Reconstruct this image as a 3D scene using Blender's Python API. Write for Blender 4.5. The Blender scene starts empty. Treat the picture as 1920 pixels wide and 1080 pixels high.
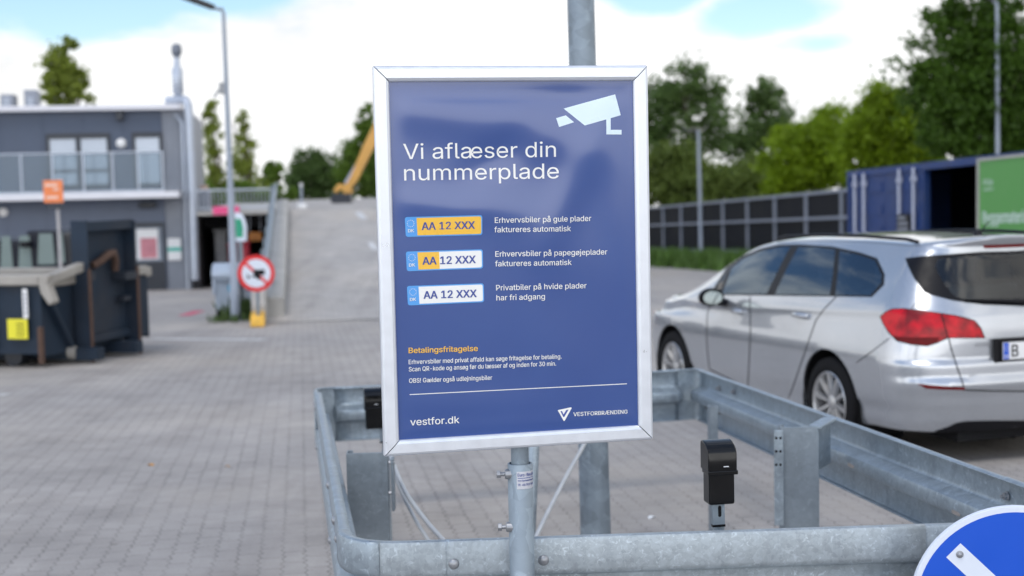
import bpy, bmesh, math, random
import numpy as np
from mathutils import Vector, Matrix
from mathutils.bvhtree import BVHTree
from mathutils.geometry import tessellate_polygon

random.seed(7)
RNG = np.random.default_rng(7)
scn = bpy.context.scene
COL = scn.collection

# ------------------------------------------------------------------ camera
F = 2667.0                      # focal length in photo pixels (50 mm on a 36 mm sensor, 1920 px wide)
EYE = Vector((0, 0, 1.70))
PITCH = math.atan(195 / F)      # looking slightly down
ROLL = 0.022
CAMR = Matrix.Rotation(math.pi / 2 - PITCH, 3, 'X') @ Matrix.Rotation(-ROLL, 3, 'Z')
cd = bpy.data.cameras.new('camera')
cam = bpy.data.objects.new('camera', cd)
COL.objects.link(cam)
cam.matrix_world = Matrix.Translation(EYE) @ CAMR.to_4x4()
cd.sensor_width = 36.0
cd.lens = F / 1920 * 36
cd.clip_start, cd.clip_end = 0.1, 3000
cd.dof.use_dof = True
cd.dof.focus_distance = 4.05
cd.dof.aperture_fstop = 2.8
scn.camera = cam

# ------------------------------------------------------------------ world and sun
SUN_EL, SUN_AZ = math.radians(60), math.radians(205)      # azimuth from +Y clockwise: behind the camera, a little to the left
w = bpy.data.worlds.new('World'); scn.world = w; w.use_nodes = True
nt = w.node_tree; nt.nodes.clear()
def WN(t, **k):
    n = nt.nodes.new(t)
    for a, b in k.items(): setattr(n, a, b)
    return n
def wm(op, a, b=None, c=None, clamp=False):
    n = WN('ShaderNodeMath', operation=op); n.use_clamp = clamp
    for i, v in enumerate((a, b, c)):
        if v is None: continue
        if isinstance(v, (int, float)): n.inputs[i].default_value = v
        else: nt.links.new(v, n.inputs[i])
    return n.outputs[0]
sky = WN('ShaderNodeTexSky', sky_type='NISHITA'); sky.sun_disc = False
sky.sun_elevation = SUN_EL; sky.sun_rotation = SUN_AZ
sky.air_density = 1.0; sky.dust_density = 0.6; sky.ozone_density = 1.0
tc = WN('ShaderNodeTexCoord'); sp = WN('ShaderNodeSeparateXYZ'); nt.links.new(tc.outputs['Generated'], sp.inputs[0])
X_, Y_, Z_ = sp.outputs
mp = WN('ShaderNodeMapping'); mp.inputs['Scale'].default_value = (3.2, 3.2, 8.5); mp.inputs['Location'].default_value = (1.3, 0.4, 0.2)
nt.links.new(tc.outputs['Generated'], mp.inputs[0])
nz = WN('ShaderNodeTexNoise'); nz.inputs['Scale'].default_value = 1.6; nz.inputs['Detail'].default_value = 7; nz.inputs['Roughness'].default_value = 0.58
nt.links.new(mp.outputs[0], nz.inputs['Vector'])
fb = nz.outputs['Fac']
# openings of blue between the clouds: (azimuth x, elevation z, half width, half height)
gap = None
for bx, bz, rx, rz, k in [(-.305, .135, .125, .040, 1.7), (-.20, .140, .07, .026, 1.6), (.105, .128, .045, .020, 1.6), (.172, .112, .055, .017, 1.5), (.215, .09, .04, .010, .9)]:
    dx = wm('DIVIDE', wm('SUBTRACT', X_, bx), rx); dz = wm('DIVIDE', wm('SUBTRACT', Z_, bz), rz)
    d = wm('SQRT', wm('ADD', wm('MULTIPLY', dx, dx), wm('MULTIPLY', dz, dz)))
    m = wm('MULTIPLY', wm('SUBTRACT', 1.0, d), k)
    gap = m if gap is None else wm('MAXIMUM', gap, m)
gap = wm('MINIMUM', gap, wm('MULTIPLY', Y_, 10))                       # those openings are ahead of the camera only
high = wm('MULTIPLY', wm('SUBTRACT', Z_, .20), 3.2)                    # overhead the cloud cover is broken
back = wm('MULTIPLY', wm('SUBTRACT', wm('MULTIPLY', Y_, -1), .2), .25)
gap = wm('MAXIMUM', gap, wm('SUBTRACT', wm('MINIMUM', high, 0.8), wm('MULTIPLY', wm('MAXIMUM', wm('SUBTRACT', X_, .15), 0), 1.3)))   # more cloud to the right, more blue to the left
blue = wm('ADD', gap, wm('MULTIPLY', wm('SUBTRACT', .5, fb), 3.0))
blue = WN('ShaderNodeMapRange', interpolation_type='SMOOTHSTEP'); 
nt.links.new(wm('ADD', gap, wm('MULTIPLY', wm('SUBTRACT', .5, fb), 3.0)), blue.inputs[0])
blue.inputs['From Min'].default_value = 0.0; blue.inputs['From Max'].default_value = 0.75
# cloud brightness: grey-white bodies, brighter towards the sun behind the camera
cr = WN('ShaderNodeMapRange'); nt.links.new(fb, cr.inputs[0])
cr.inputs['From Min'].default_value = .3; cr.inputs['From Max'].default_value = .62
cr.inputs['To Min'].default_value = 6.7; cr.inputs['To Max'].default_value = 9.8
sunward = wm('MAXIMUM', wm('ADD', wm('MULTIPLY', Y_, -1.0), wm('MULTIPLY', X_, -.4)), 0.0)
cb = wm('MULTIPLY', cr.outputs[0], wm('ADD', 1.0, wm('MULTIPLY', sunward, 1.5)))
cc = WN('ShaderNodeVectorMath', operation='SCALE'); cc.inputs[0].default_value = (0.99, 0.995, 1.0); nt.links.new(cb, cc.inputs['Scale'])
sb = WN('ShaderNodeVectorMath', operation='MULTIPLY'); nt.links.new(sky.outputs[0], sb.inputs[0]); sb.inputs[1].default_value = (1.15, 1.27, 1.33)
mx = WN('ShaderNodeMix', data_type='RGBA'); nt.links.new(blue.outputs[0], mx.inputs[0]); nt.links.new(cc.outputs[0], mx.inputs[6]); nt.links.new(sb.outputs[0], mx.inputs[7])
bg = WN('ShaderNodeBackground'); bg.inputs[1].default_value = 0.12; nt.links.new(mx.outputs[2], bg.inputs[0])
wo = WN('ShaderNodeOutputWorld'); nt.links.new(bg.outputs[0], wo.inputs[0])

sl = bpy.data.lights.new('sun', 'SUN'); sl.energy = 1.2; sl.angle = math.radians(26); sl.color = (1, .94, .86)
so = bpy.data.objects.new('sun', sl); COL.objects.link(so)
sdir = Vector((math.sin(SUN_AZ) * math.cos(SUN_EL), math.cos(SUN_AZ) * math.cos(SUN_EL), math.sin(SUN_EL)))
so.rotation_euler = sdir.to_track_quat('Z', 'Y').to_euler(); so.location = (0, 0, 20)

vs = scn.view_settings
scn.display_settings.display_device = 'sRGB'
vs.view_transform = 'Standard'; vs.look = 'None'; vs.gamma = 1; vs.use_curve_mapping = False; vs.exposure = 0.18
scn.cycles.use_denoising = True
scn.cycles.max_bounces = 8; scn.cycles.transparent_max_bounces = 16
scn.cycles.sample_clamp_indirect = 6

# ------------------------------------------------------------------ geometry of the place
def G(y):                       # the yard falls gently away from the camera
    if y <= 0: return -.018 * y * .3
    if y <= 44: return -.018 * y - .00028 * y * y
    return -.018 * 44 - .00028 * 44 * 44 - .036 * (y - 44)
def ray(px, py): return CAMR @ Vector(((px - 960) / F, (540 - py) / F, -1))
def at(px, py, Y):
    d = ray(px, py); return EYE + d * (Y / d.y)
def gnd(px, py, dz=0.0):        # where that line of sight meets the yard (+dz)
    lo, hi = 1.0, 300.0
    for _ in range(60):
        m = (lo + hi) / 2; p = at(px, py, m)
        if p.z > G(m) + dz: lo = m
        else: hi = m
    return at(px, py, lo)
def onplane(px, py, P, n):
    d = ray(px, py); return EYE + d * ((P - EYE).dot(n) / d.dot(n))
def hgt(px_y, x, y):            # height z of image row px_y above the point (x, y)
    px = 960.0
    for _ in range(6):
        p = at(px, px_y, y); px += (x - p.x) * F / y
    return at(px, px_y, y).z
SA = Vector((-.148, 1, 0)).normalized()      # the site's long axis (ramp, fence, paving rows run along it)
SB = Vector((SA.y, -SA.x, 0))

# ------------------------------------------------------------------ mesh helpers
class MB:
    def __init__(s): s.v = []; s.f = []; s.m = []
    def add(s, vs, fs, mi=0):
        o = len(s.v); s.v += [tuple(v) for v in vs]
        s.f += [tuple(i + o for i in f) for f in fs]; s.m += [mi] * len(fs); return s
    def box(s, c, size, ax=None, mi=0):
        c = Vector(c); hx, hy, hz = size[0] / 2, size[1] / 2, size[2] / 2
        a = ax or (Vector((1, 0, 0)), Vector((0, 1, 0)), Vector((0, 0, 1)))
        vs = [c + a[0] * (hx * i) + a[1] * (hy * j) + a[2] * (hz * k) for i in (-1, 1) for j in (-1, 1) for k in (-1, 1)]
        return s.add(vs, [(0, 1, 3, 2), (4, 6, 7, 5), (0, 4, 5, 1), (2, 3, 7, 6), (0, 2, 6, 4), (1, 5, 7, 3)], mi)
    def quad(s, a, b, c, d, mi=0): return s.add([a, b, c, d], [(0, 1, 2, 3)], mi)
    def tube(s, pts, r, n=14, caps=True, mi=0):
        pts = [Vector(p) for p in pts]; rs = r if hasattr(r, '__len__') else [r] * len(pts)
        rings = []; up = None
        for i, p in enumerate(pts):
            t = (pts[min(i + 1, len(pts) - 1)] - pts[max(i - 1, 0)]).normalized()
            if up is None: up = Vector((0, 0, 1)) if abs(t.z) < .9 else Vector((1, 0, 0))
            x = t.cross(up).normalized(); y = x.cross(t).normalized(); up = y
            rings.append([p + x * (rs[i] * math.cos(2 * math.pi * k / n)) + y * (rs[i] * math.sin(2 * math.pi * k / n)) for k in range(n)])
        vs = [v for g in rings for v in g]; fs = []
        for i in range(len(pts) - 1):
            for k in range(n):
                k2 = (k + 1) % n; fs.append((i * n + k, i * n + k2, (i + 1) * n + k2, (i + 1) * n + k))
        if caps: fs += [tuple(range(n)), tuple((len(pts) - 1) * n + k for k in reversed(range(n)))]
        return s.add(vs, fs, mi)
    def lathe(s, base, prof, ax=None, n=24, mi=0, caps=True):       # prof: (radius, along)
        a = ax or (Vector((1, 0, 0)), Vector((0, 1, 0)), Vector((0, 0, 1))); base = Vector(base)
        vs = []; fs = []
        for r, h in prof:
            for k in range(n):
                t = 2 * math.pi * k / n; vs.append(base + a[0] * (r * math.cos(t)) + a[1] * (r * math.sin(t)) + a[2] * h)
        for i in range(len(prof) - 1):
            for k in range(n):
                k2 = (k + 1) % n; fs.append((i * n + k, i * n + k2, (i + 1) * n + k2, (i + 1) * n + k))
        if caps and prof[0][0] > 1e-5: fs.append(tuple(reversed(range(n))))
        if caps and prof[-1][0] > 1e-5: fs.append(tuple((len(prof) - 1) * n + k for k in range(n)))
        return s.add(vs, fs, mi)
    def prism(s, poly, o, ax, d0, d1, mi=0):             # 2-D polygon (u, v) extruded along ax[2] from d0 to d1
        o = Vector(o); n = len(poly)
        vs = [o + ax[0] * u + ax[1] * v + ax[2] * d for d in (d0, d1) for u, v in poly]
        fs = [tuple(reversed(range(n))), tuple(range(n, 2 * n))] + [(i, (i + 1) % n, n + (i + 1) % n, n + i) for i in range(n)]
        return s.add(vs, fs, mi)
    def sweep(s, path, prof, side, close=False, mi=0):   # path of points with given side vectors; prof (out, up)
        n = len(prof); vs = []
        for p, q in zip(path, side): vs += [Vector(p) + Vector(q) * a + Vector((0, 0, b)) for a, b in prof]
        fs = []
        for i in range(len(path) - 1):
            for k in range(n if close else n - 1):
                k2 = (k + 1) % n; fs.append((i * n + k, i * n + k2, (i + 1) * n + k2, (i + 1) * n + k))
        return s.add(vs, fs, mi)
    def build(s, name, mat, parent=None, smooth=None, bevel=0, world=True, solid=0, recalc=True):
        me = bpy.data.meshes.new(name)
        vs = s.v
        if parent is not None and world:
            inv = Matrix.Identity(4); q = parent
            while q is not None: inv = inv @ q.matrix_basis.inverted(); q = q.parent
            vs = [tuple(inv @ Vector(v)) for v in vs]
        me.from_pydata(vs, [], s.f)
        mats = mat if isinstance(mat, (list, tuple)) else [mat]
        for m in mats: me.materials.append(m)
        if len(mats) > 1: me.polygons.foreach_set('material_index', s.m)
        if recalc:
            b = bmesh.new(); b.from_mesh(me); bmesh.ops.recalc_face_normals(b, faces=b.faces); b.to_mesh(me); b.free()
        o = bpy.data.objects.new(name, me); COL.objects.link(o)
        if parent is not None: o.parent = parent
        if smooth is not None:
            me.polygons.foreach_set('use_smooth', [True] * len(me.polygons))
            try: me.set_sharp_from_angle(angle=math.radians(smooth))
            except Exception: pass
        if solid:
            md = o.modifiers.new('thickness', 'SOLIDIFY'); md.thickness = solid; md.offset = 0
        if bevel:
            md = o.modifiers.new('edge', 'BEVEL'); md.width = bevel; md.segments = 2; md.limit_method = 'ANGLE'; md.angle_limit = math.radians(40)
        return o
def tag(o, label=None, cat=None, group=None, kind=None):
    if label: o['label'] = label
    if cat: o['category'] = cat
    if group: o['group'] = group
    if kind: o['kind'] = kind
    return o
def thing(name, label, cat, loc=(0, 0, 0), rz=0.0, group=None, mat=None):
    o = bpy.data.objects.new(name, None); COL.objects.link(o); o.empty_display_size = .2
    if mat is not None: o.matrix_basis = mat
    else: o.location = loc; o.rotation_euler = (0, 0, rz); o.matrix_basis = Matrix.Translation(Vector(loc)) @ Matrix.Rotation(rz, 4, 'Z')
    return tag(o, label, cat, group)

# ------------------------------------------------------------------ materials
def lin(c):
    c = [x / 255 for x in c]
    return tuple(x / 12.92 if x <= .04045 else ((x + .055) / 1.055) ** 2.4 for x in c)
class NT:
    def __init__(s, name):
        s.m = bpy.data.materials.new(name); s.m.use_nodes = True; s.t = s.m.node_tree; s.t.nodes.clear()
        s.out = s.n('ShaderNodeOutputMaterial'); s.p = s.n('ShaderNodeBsdfPrincipled'); s.l(s.p.outputs[0], s.out.inputs[0])
        s.tc = s.n('ShaderNodeTexCoord'); s.co = s.tc.outputs['Object']
    def n(s, t, **k):
        x = s.t.nodes.new(t)
        for a, b in k.items(): setattr(x, a, b)
        return x
    def l(s, a, b): s.t.links.new(a, b)
    def put(s, sock, v):
        if hasattr(v, 'links') or hasattr(v, 'is_linked'): s.l(v, sock)
        else: sock.default_value = v if not isinstance(v, tuple) or len(v) != 3 or sock.type != 'RGBA' else (*v, 1)
    def math(s, op, a, b=0.0, clamp=False):
        x = s.n('ShaderNodeMath', operation=op); x.use_clamp = clamp; s.put(x.inputs[0], a); s.put(x.inputs[1], b); return x.outputs[0]
    def noise(s, scale, detail=4, rough=.55, vec=None, dist=0):
        x = s.n('ShaderNodeTexNoise'); s.l(vec or s.co, x.inputs['Vector'])
        x.inputs['Scale'].default_value = scale; x.inputs['Detail'].default_value = detail; x.inputs['Roughness'].default_value = rough; x.inputs['Distortion'].default_value = dist
        return x.outputs['Fac']
    def rng(s, v, a, b, c, d):
        x = s.n('ShaderNodeMapRange'); s.l(v, x.inputs[0])
        for i, q in zip((1, 2, 3, 4), (a, b, c, d)): x.inputs[i].default_value = q
        return x.outputs[0]
    def mix(s, f, a, b, mode='MIX'):
        x = s.n('ShaderNodeMix', data_type='RGBA', blend_type=mode); s.put(x.inputs[0], f); s.put(x.inputs[6], a); s.put(x.inputs[7], b); return x.outputs[2]
    def bump(s, h, strength, dist=.01):
        x = s.n('ShaderNodeBump'); s.l(h, x.inputs['Height']); x.inputs['Strength'].default_value = strength; x.inputs['Distance'].default_value = dist
        s.l(x.outputs[0], s.p.inputs['Normal']); return x
    def set(s, **k):
        for a, b in k.items(): s.put(s.p.inputs[a.replace('_', ' ')], b)
        return s
def plain(name, col, rough=.5, metal=0.0, var=.12, scale=6, coat=0.0, spec=.5, dirt=None):
    n = NT(name); f = n.noise(scale, 5)
    k = n.rng(f, .25, .75, 1 - var, 1 + var)
    v = n.n('ShaderNodeVectorMath', operation='SCALE'); v.inputs[0].default_value = col; n.l(k, v.inputs['Scale'])
    c = v.outputs[0]
    if dirt:
        c = n.mix(n.rng(n.noise(scale * .35, 6, .65), .5, .72, 0, dirt[1]), c, dirt[0])
    n.set(Base_Color=c, Metallic=metal, Roughness=n.rng(f, .2, .8, max(rough - .08, .02), min(rough + .1, 1)), Coat_Weight=coat, Coat_Roughness=.05)
    n.p.inputs['Specular IOR Level'].default_value = spec
    return n.m
M = {}
def galv(name, base, spangle=.1, scale=70, metal=.55, rough=.42, flk=.7):
    n = NT(name)
    wv = n.n('ShaderNodeVectorMath', operation='ADD'); n.l(n.co, wv.inputs[0])
    nn = n.n('ShaderNodeTexNoise'); n.l(n.co, nn.inputs['Vector']); nn.inputs['Scale'].default_value = scale * .8; nn.inputs['Detail'].default_value = 2
    sc = n.n('ShaderNodeVectorMath', operation='SCALE'); n.l(nn.outputs['Color'], sc.inputs[0]); sc.inputs['Scale'].default_value = .9 / scale; n.l(sc.outputs[0], wv.inputs[1])
    vo = n.n('ShaderNodeTexVoronoi'); n.l(wv.outputs[0], vo.inputs['Vector']); vo.inputs['Scale'].default_value = scale
    vo2 = n.n('ShaderNodeTexVoronoi'); n.l(wv.outputs[0], vo2.inputs['Vector']); vo2.inputs['Scale'].default_value = scale * .37
    s1 = n.n('ShaderNodeSeparateColor'); n.l(vo.outputs['Color'], s1.inputs[0]); s2 = n.n('ShaderNodeSeparateColor'); n.l(vo2.outputs['Color'], s2.inputs[0])
    big = n.noise(5, 4, .6)
    spk = n.math('ADD', n.math('MULTIPLY', s1.outputs[0], .6), n.math('MULTIPLY', s2.outputs[1], .4))
    k = n.math('ADD', n.rng(spk, 0, 1, 1 - spangle, 1 + spangle), n.rng(big, .3, .7, -.08, .08))
    v = n.n('ShaderNodeVectorMath', operation='SCALE'); v.inputs[0].default_value = base; n.l(k, v.inputs['Scale'])
    white = n.math('MULTIPLY', n.rng(n.noise(scale * .55, 5, .7, dist=1.2), .56, .66, 0, flk), n.rng(n.noise(4, 3), .3, .65, .35, 1))
    c = n.mix(white, v.outputs[0], tuple(min(x * 1.75, .85) for x in base))
    sm_ = n.n('ShaderNodeMapping'); n.l(n.co, sm_.inputs[0]); sm_.inputs['Scale'].default_value = (14, 14, 1.1); st_ = n.noise(1, 5, .65, vec=sm_.outputs[0])
    c = n.mix(n.rng(st_, .50, .70, 0, .45), c, (.66, .67, .69), 'MULTIPLY'); c = n.mix(n.rng(n.noise(11, 6, .7), .60, .72, 0, .4), c, (.62, .62, .62), 'MULTIPLY')
    n.set(Base_Color=c, Metallic=metal, Roughness=n.rng(spk, 0, 1, rough - .06, rough + .1))
    n.bump(spk, .06, .002)
    return n.m
M['galv'] = galv('galvanised_steel', (.31, .365, .41), .16, 60)
M['galv_pole'] = galv('galvanised_pole', (.25, .30, .345), .26, 17, .5, .52, .6)
M['galv_dull'] = galv('galvanised_dull', (.235, .275, .31), .10, 60, .5, .5, .4)
M['alu'] = plain('anodised_aluminium', (.74, .77, .82), .33, .55, .03, 30)
M['steel'] = plain('bolt_steel', (.33, .34, .36), .4, .7, .15, 60)
M['black'] = plain('black_plastic', (.0035, .0035, .004), .16, 0, .1, 20, spec=.38)
M['rubber'] = plain('rubber', (.009, .009, .010), .8, 0, .15, 12, spec=.15)
M['white_print'] = plain('white_print', (.80, .80, .78), .3, 0, .02, 20)
M['yellow_print'] = plain('yellow_print', (.86, .50, .055), .3, 0, .02, 20)
M['sky_print'] = plain('light_blue_print', (.085, .33, .74), .3, 0, .03, 20)
M['pale_print'] = plain('pale_blue_print', (.66, .79, .88), .3, 0, .02, 20)
M['navy_print'] = plain('navy_print', (.045, .075, .30), .3, 0, .02, 20)
M['white_paint'] = plain('white_paint', (.74, .74, .74), .4, 0, .06, 8)
M['road_white'] = plain('road_marking_white', (.55, .55, .55), .8, 0, .35, 7)
M['road_yellow'] = plain('yellow_road_paint', (.70, .40, .06), .7, 0, .25, 7)
M['road_pink'] = plain('pink_spray_paint', (.55, .10, .16), .8, 0, .3, 4)
M['concrete'] = plain('concrete', (.40, .39, .37), .85, 0, .15, 3, dirt=((.22, .21, .19), .5))
M['bay_shade'] = plain('shaded_concrete', (.05, .05, .055), .9, 0, .2, 2)  # bay under the deck: its shade is put into a darker concrete colour

# paving: interlocking concrete blocks laid in rows along the site axis
def paving(name, base, jn=.36, zg=.42):
    n = NT(name)
    mp = n.n('ShaderNodeMapping'); n.l(n.co, mp.inputs[0]); mp.inputs['Rotation'].default_value = (0, 0, math.radians(90) - math.atan2(.148, 1))
    wob = n.n('ShaderNodeTexNoise'); n.l(mp.outputs[0], wob.inputs['Vector']); wob.inputs['Scale'].default_value = 9; wob.inputs['Detail'].default_value = 2
    ws = n.n('ShaderNodeVectorMath', operation='MULTIPLY_ADD'); n.l(wob.outputs['Color'], ws.inputs[0]); ws.inputs[1].default_value = (.03, .03, 0); n.l(mp.outputs[0], ws.inputs[2])
    # zig-zag block edges
    sp = n.n('ShaderNodeSeparateXYZ'); n.l(ws.outputs[0], sp.inputs[0])
    zig = n.math('MULTIPLY', n.math('PINGPONG', sp.outputs[0], .05), zg)
    cb = n.n('ShaderNodeCombineXYZ'); n.l(sp.outputs[0], cb.inputs[0]); n.l(n.math('ADD', sp.outputs[1], zig), cb.inputs[1])
    br = n.n('ShaderNodeTexBrick'); n.l(cb.outputs[0], br.inputs['Vector']); br.inputs['Scale'].default_value = 1
    br.inputs['Brick Width'].default_value = .225; br.inputs['Row Height'].default_value = .1125; br.inputs['Mortar Size'].default_value = .0045; br.inputs['Mortar Smooth'].default_value = .7
    br.inputs['Color1'].default_value = (*[c * .965 for c in base], 1); br.inputs['Color2'].default_value = (*[c * 1.035 for c in base], 1)
    br.inputs['Mortar'].default_value = (*[c * jn for c in base], 1); br.inputs['Bias'].default_value = 0
    fine = n.noise(120, 3, .7); mid = n.noise(2.2, 6, .62); bigv = n.noise(.22, 5, .6); big2 = n.noise(.75, 4, .6)
    patch = n.noise(1.3, 5, .65)
    flat_ = n.n('ShaderNodeMix', data_type='RGBA'); n.l(n.rng(patch, .38, .62, .0, .6), flat_.inputs[0]); n.l(br.outputs['Color'], flat_.inputs[6]); flat_.inputs[7].default_value = (*base, 1)
    k = n.math('MULTIPLY', n.math('MULTIPLY', n.rng(fine, .25, .75, .86, 1.14), n.rng(mid, .3, .7, .86, 1.14)), n.math('MULTIPLY', n.rng(bigv, .3, .7, .86, 1.13), n.rng(big2, .3, .7, .93, 1.06)))
    v = n.n('ShaderNodeVectorMath', operation='SCALE'); n.l(flat_.outputs[2], v.inputs[0]); n.l(k, v.inputs['Scale'])
    warm = n.mix(n.rng(bigv, .45, .62, 0, .5), v.outputs[0], (1.04, 1.0, .93), 'MULTIPLY')
    stain = n.mix(n.rng(n.noise(1.1, 7, .7), .60, .70, 0, .35), warm, (.55, .53, .52), 'MULTIPLY')
    spots = n.n('ShaderNodeTexVoronoi'); n.l(n.co, spots.inputs['Vector']); spots.inputs['Scale'].default_value = 1.6; spots.inputs['Randomness'].default_value = 1
    stain = n.mix(n.rng(spots.outputs['Distance'], .012, .05, .55, 0), stain, (.30, .28, .25), 'MULTIPLY')
    tm = n.n('ShaderNodeMapping'); n.l(n.co, tm.inputs[0]); tm.inputs['Rotation'].default_value = (0, 0, .12); tm.inputs['Scale'].default_value = (1.5, .07, 1)
    track = n.noise(1.1, 4, .6, vec=tm.outputs[0]); stain = n.mix(n.rng(track, .54, .68, 0, .32), stain, (.62, .60, .60), 'MULTIPLY')
    sand = n.math('MULTIPLY', n.rng(n.noise(.16, 6, .65), .50, .64, 0, .5), n.rng(n.noise(3.5, 5, .7), .3, .7, .3, 1)); stain = n.mix(sand, stain, (.46, .41, .35))
    grit = n.n('ShaderNodeTexVoronoi'); n.l(n.co, grit.inputs['Vector']); grit.inputs['Scale'].default_value = 7; stain = n.mix(n.rng(grit.outputs['Distance'], .02, .06, .6, 0), stain, (.16, .14, .12))
    n.set(Base_Color=stain, Roughness=.82)
    n.p.inputs['Specular IOR Level'].default_value = .35
    h = n.math('SUBTRACT', n.rng(fine, 0, 1, 0, .25), br.outputs['Fac'])
    n.bump(h, .4, .004)
    return n.m
M['paving'] = paving('block_paving', (.350, .328, .312))
M['ramp_paving'] = paving('ramp_block_paving', (.405, .385, .368), .62)

# ------------------------------------------------------------------ setting: yard, ramp, deck ground, markings
def yard():
    xs = sorted(set([-400, -200, -120] + list(np.arange(-80, 81, 8)) + [120, 200, 400])); ys = [-200, -100, -60, -30, -15] + list(np.arange(-8, 61, 1.0)) + [64, 70, 80, 100, 140, 200, 300, 500]
    vs = [(x, y, G(y)) for y in ys for x in xs]; nx = len(xs)
    fs = [(j * nx + i, j * nx + i + 1, (j + 1) * nx + i + 1, (j + 1) * nx + i) for j in range(len(ys) - 1) for i in range(nx - 1)]
    b = MB(); b.add(vs, fs); return tag(b.build('ground', M['paving'], smooth=60), kind='structure')
yard()
def sheet(name, pts, mat, dz=.004, kind='structure'):       # a flat painted marking on the yard, pts as (x, y)
    b = MB(); b.add([(x, y, G(y) + dz) for x, y in pts], [tuple(range(len(pts)))]); return tag(b.build(name, mat), kind=kind)
def strip(px0, py0, px1, py1, wid):
    a, c = gnd(px0, py0), gnd(px1, py1); d = (c - a); d.z = 0; d.normalize(); nn = Vector((-d.y, d.x, 0)) * wid / 2
    return [(p.x, p.y) for p in (a - nn, c - nn, c + nn, a + nn)]
sheet('road_marking', strip(285, 636, 497, 637, .22), M['road_white'])
sheet('road_marking', strip(-30, 746, 14, 739, .10), M['road_white'])
sheet('road_marking', strip(345, 592, 374, 583, .25), M['road_pink'])
sheet('road_marking', strip(1228, 585, 1300, 583, .3), M['road_pink'])

# the ramp up to the deck: along the site axis, from the yard up to the crest
RL0 = gnd(497, 606); RLEN = 20.0
RL1 = RL0 + SA * RLEN
ZC = hgt(394, RL1.x, RL1.y)                       # height of the crest
RW = 6.6
RUP = []                                           # rows along the ramp: (s, z)
for i in range(25):
    s = i / 24; p = RL0 + SA * (RLEN * s); z = G(p.y) + .006 + (ZC - G(p.y)) * (s - .06 * math.sin(2 * math.pi * s) * .6)
    RUP.append((p, z))
b = MB(); vs = []; fs = []
RUP2 = RUP + [(RL1 + SA * .02, ZC), (RL1 + SA * 40, ZC)]          # beyond the crest the deck is wider than the ramp
for k_, (p, z) in enumerate(RUP2):
    q = p + SB * (RW if k_ < 25 else 11.0); vs += [(p.x, p.y, z), (q.x, q.y, z), (p.x, p.y, G(p.y) - .3), (q.x, q.y, G(q.y) - .3)]
for i in range(len(RUP2) - 1):
    o = i * 4; fs += [(o, o + 1, o + 5, o + 4), (o + 2, o, o + 4, o + 6), (o + 1, o + 3, o + 7, o + 5)]
b.add(vs, fs); tag(b.build('ramp', M['ramp_paving'], smooth=30), kind='structure')
def onramp(px, py):
    lo, hi = 10., 80.
    for _ in range(50):
        m = (lo + hi) / 2; p = at(px, py, m); s = (p - RL0).dot(SA) / RLEN; t = min(max(s, 0), 1) * 24; i = min(int(t), 23); z = RUP[i][1] + (RUP[i + 1][1] - RUP[i][1]) * (t - i)
        if p.z > z: lo = m
        else: hi = m
    return at(px, py, lo)
for quad_ in ([(664, 398), (678, 398), (690, 412), (676, 412)], [(688, 455), (700, 455), (712, 470), (698, 470)]):
    b = MB(); b.add([onramp(x, y) + Vector((0, 0, .012)) for x, y in quad_], [(0, 1, 2, 3)]); tag(b.build('ramp_marking', M['road_white']), kind='structure')

M['dry_leaf'] = plain('dry_leaf', (.42, .22, .07), .7, 0, .2, 30); M['scrap'] = plain('paper_scrap', (.7, .72, .75), .7)
def scrap(px, py, r, name, label, cat, mat):
    c = gnd(px, py); m = MB(); pts = []
    for k in range(8): a = k * math.pi / 4; q = r * (.55 + .45 * abs(math.cos(a))) ; pts.append(c + Vector((q * math.cos(a), q * .6 * math.sin(a), .006 + .008 * math.sin(a * 2 + px))))
    m.add(pts + [c + Vector((0, 0, .016))], [(k, (k + 1) % 8, 8) for k in range(8)]); o = m.build(name, M[mat]); tag(o, label, cat)
scrap(283, 873, .026, 'dry_leaf', 'dry brown leaf on the paving left of the barrier, the left one of two', 'leaf', 'dry_leaf')
scrap(426, 876, .020, 'dry_leaf', 'dry brown leaf on the paving, the one nearer to the barrier', 'leaf', 'dry_leaf')
scrap(1222, 972, .022, 'paper_scrap', 'tiny white scrap of paper on the paving inside the barrier', 'litter', 'scrap')
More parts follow.
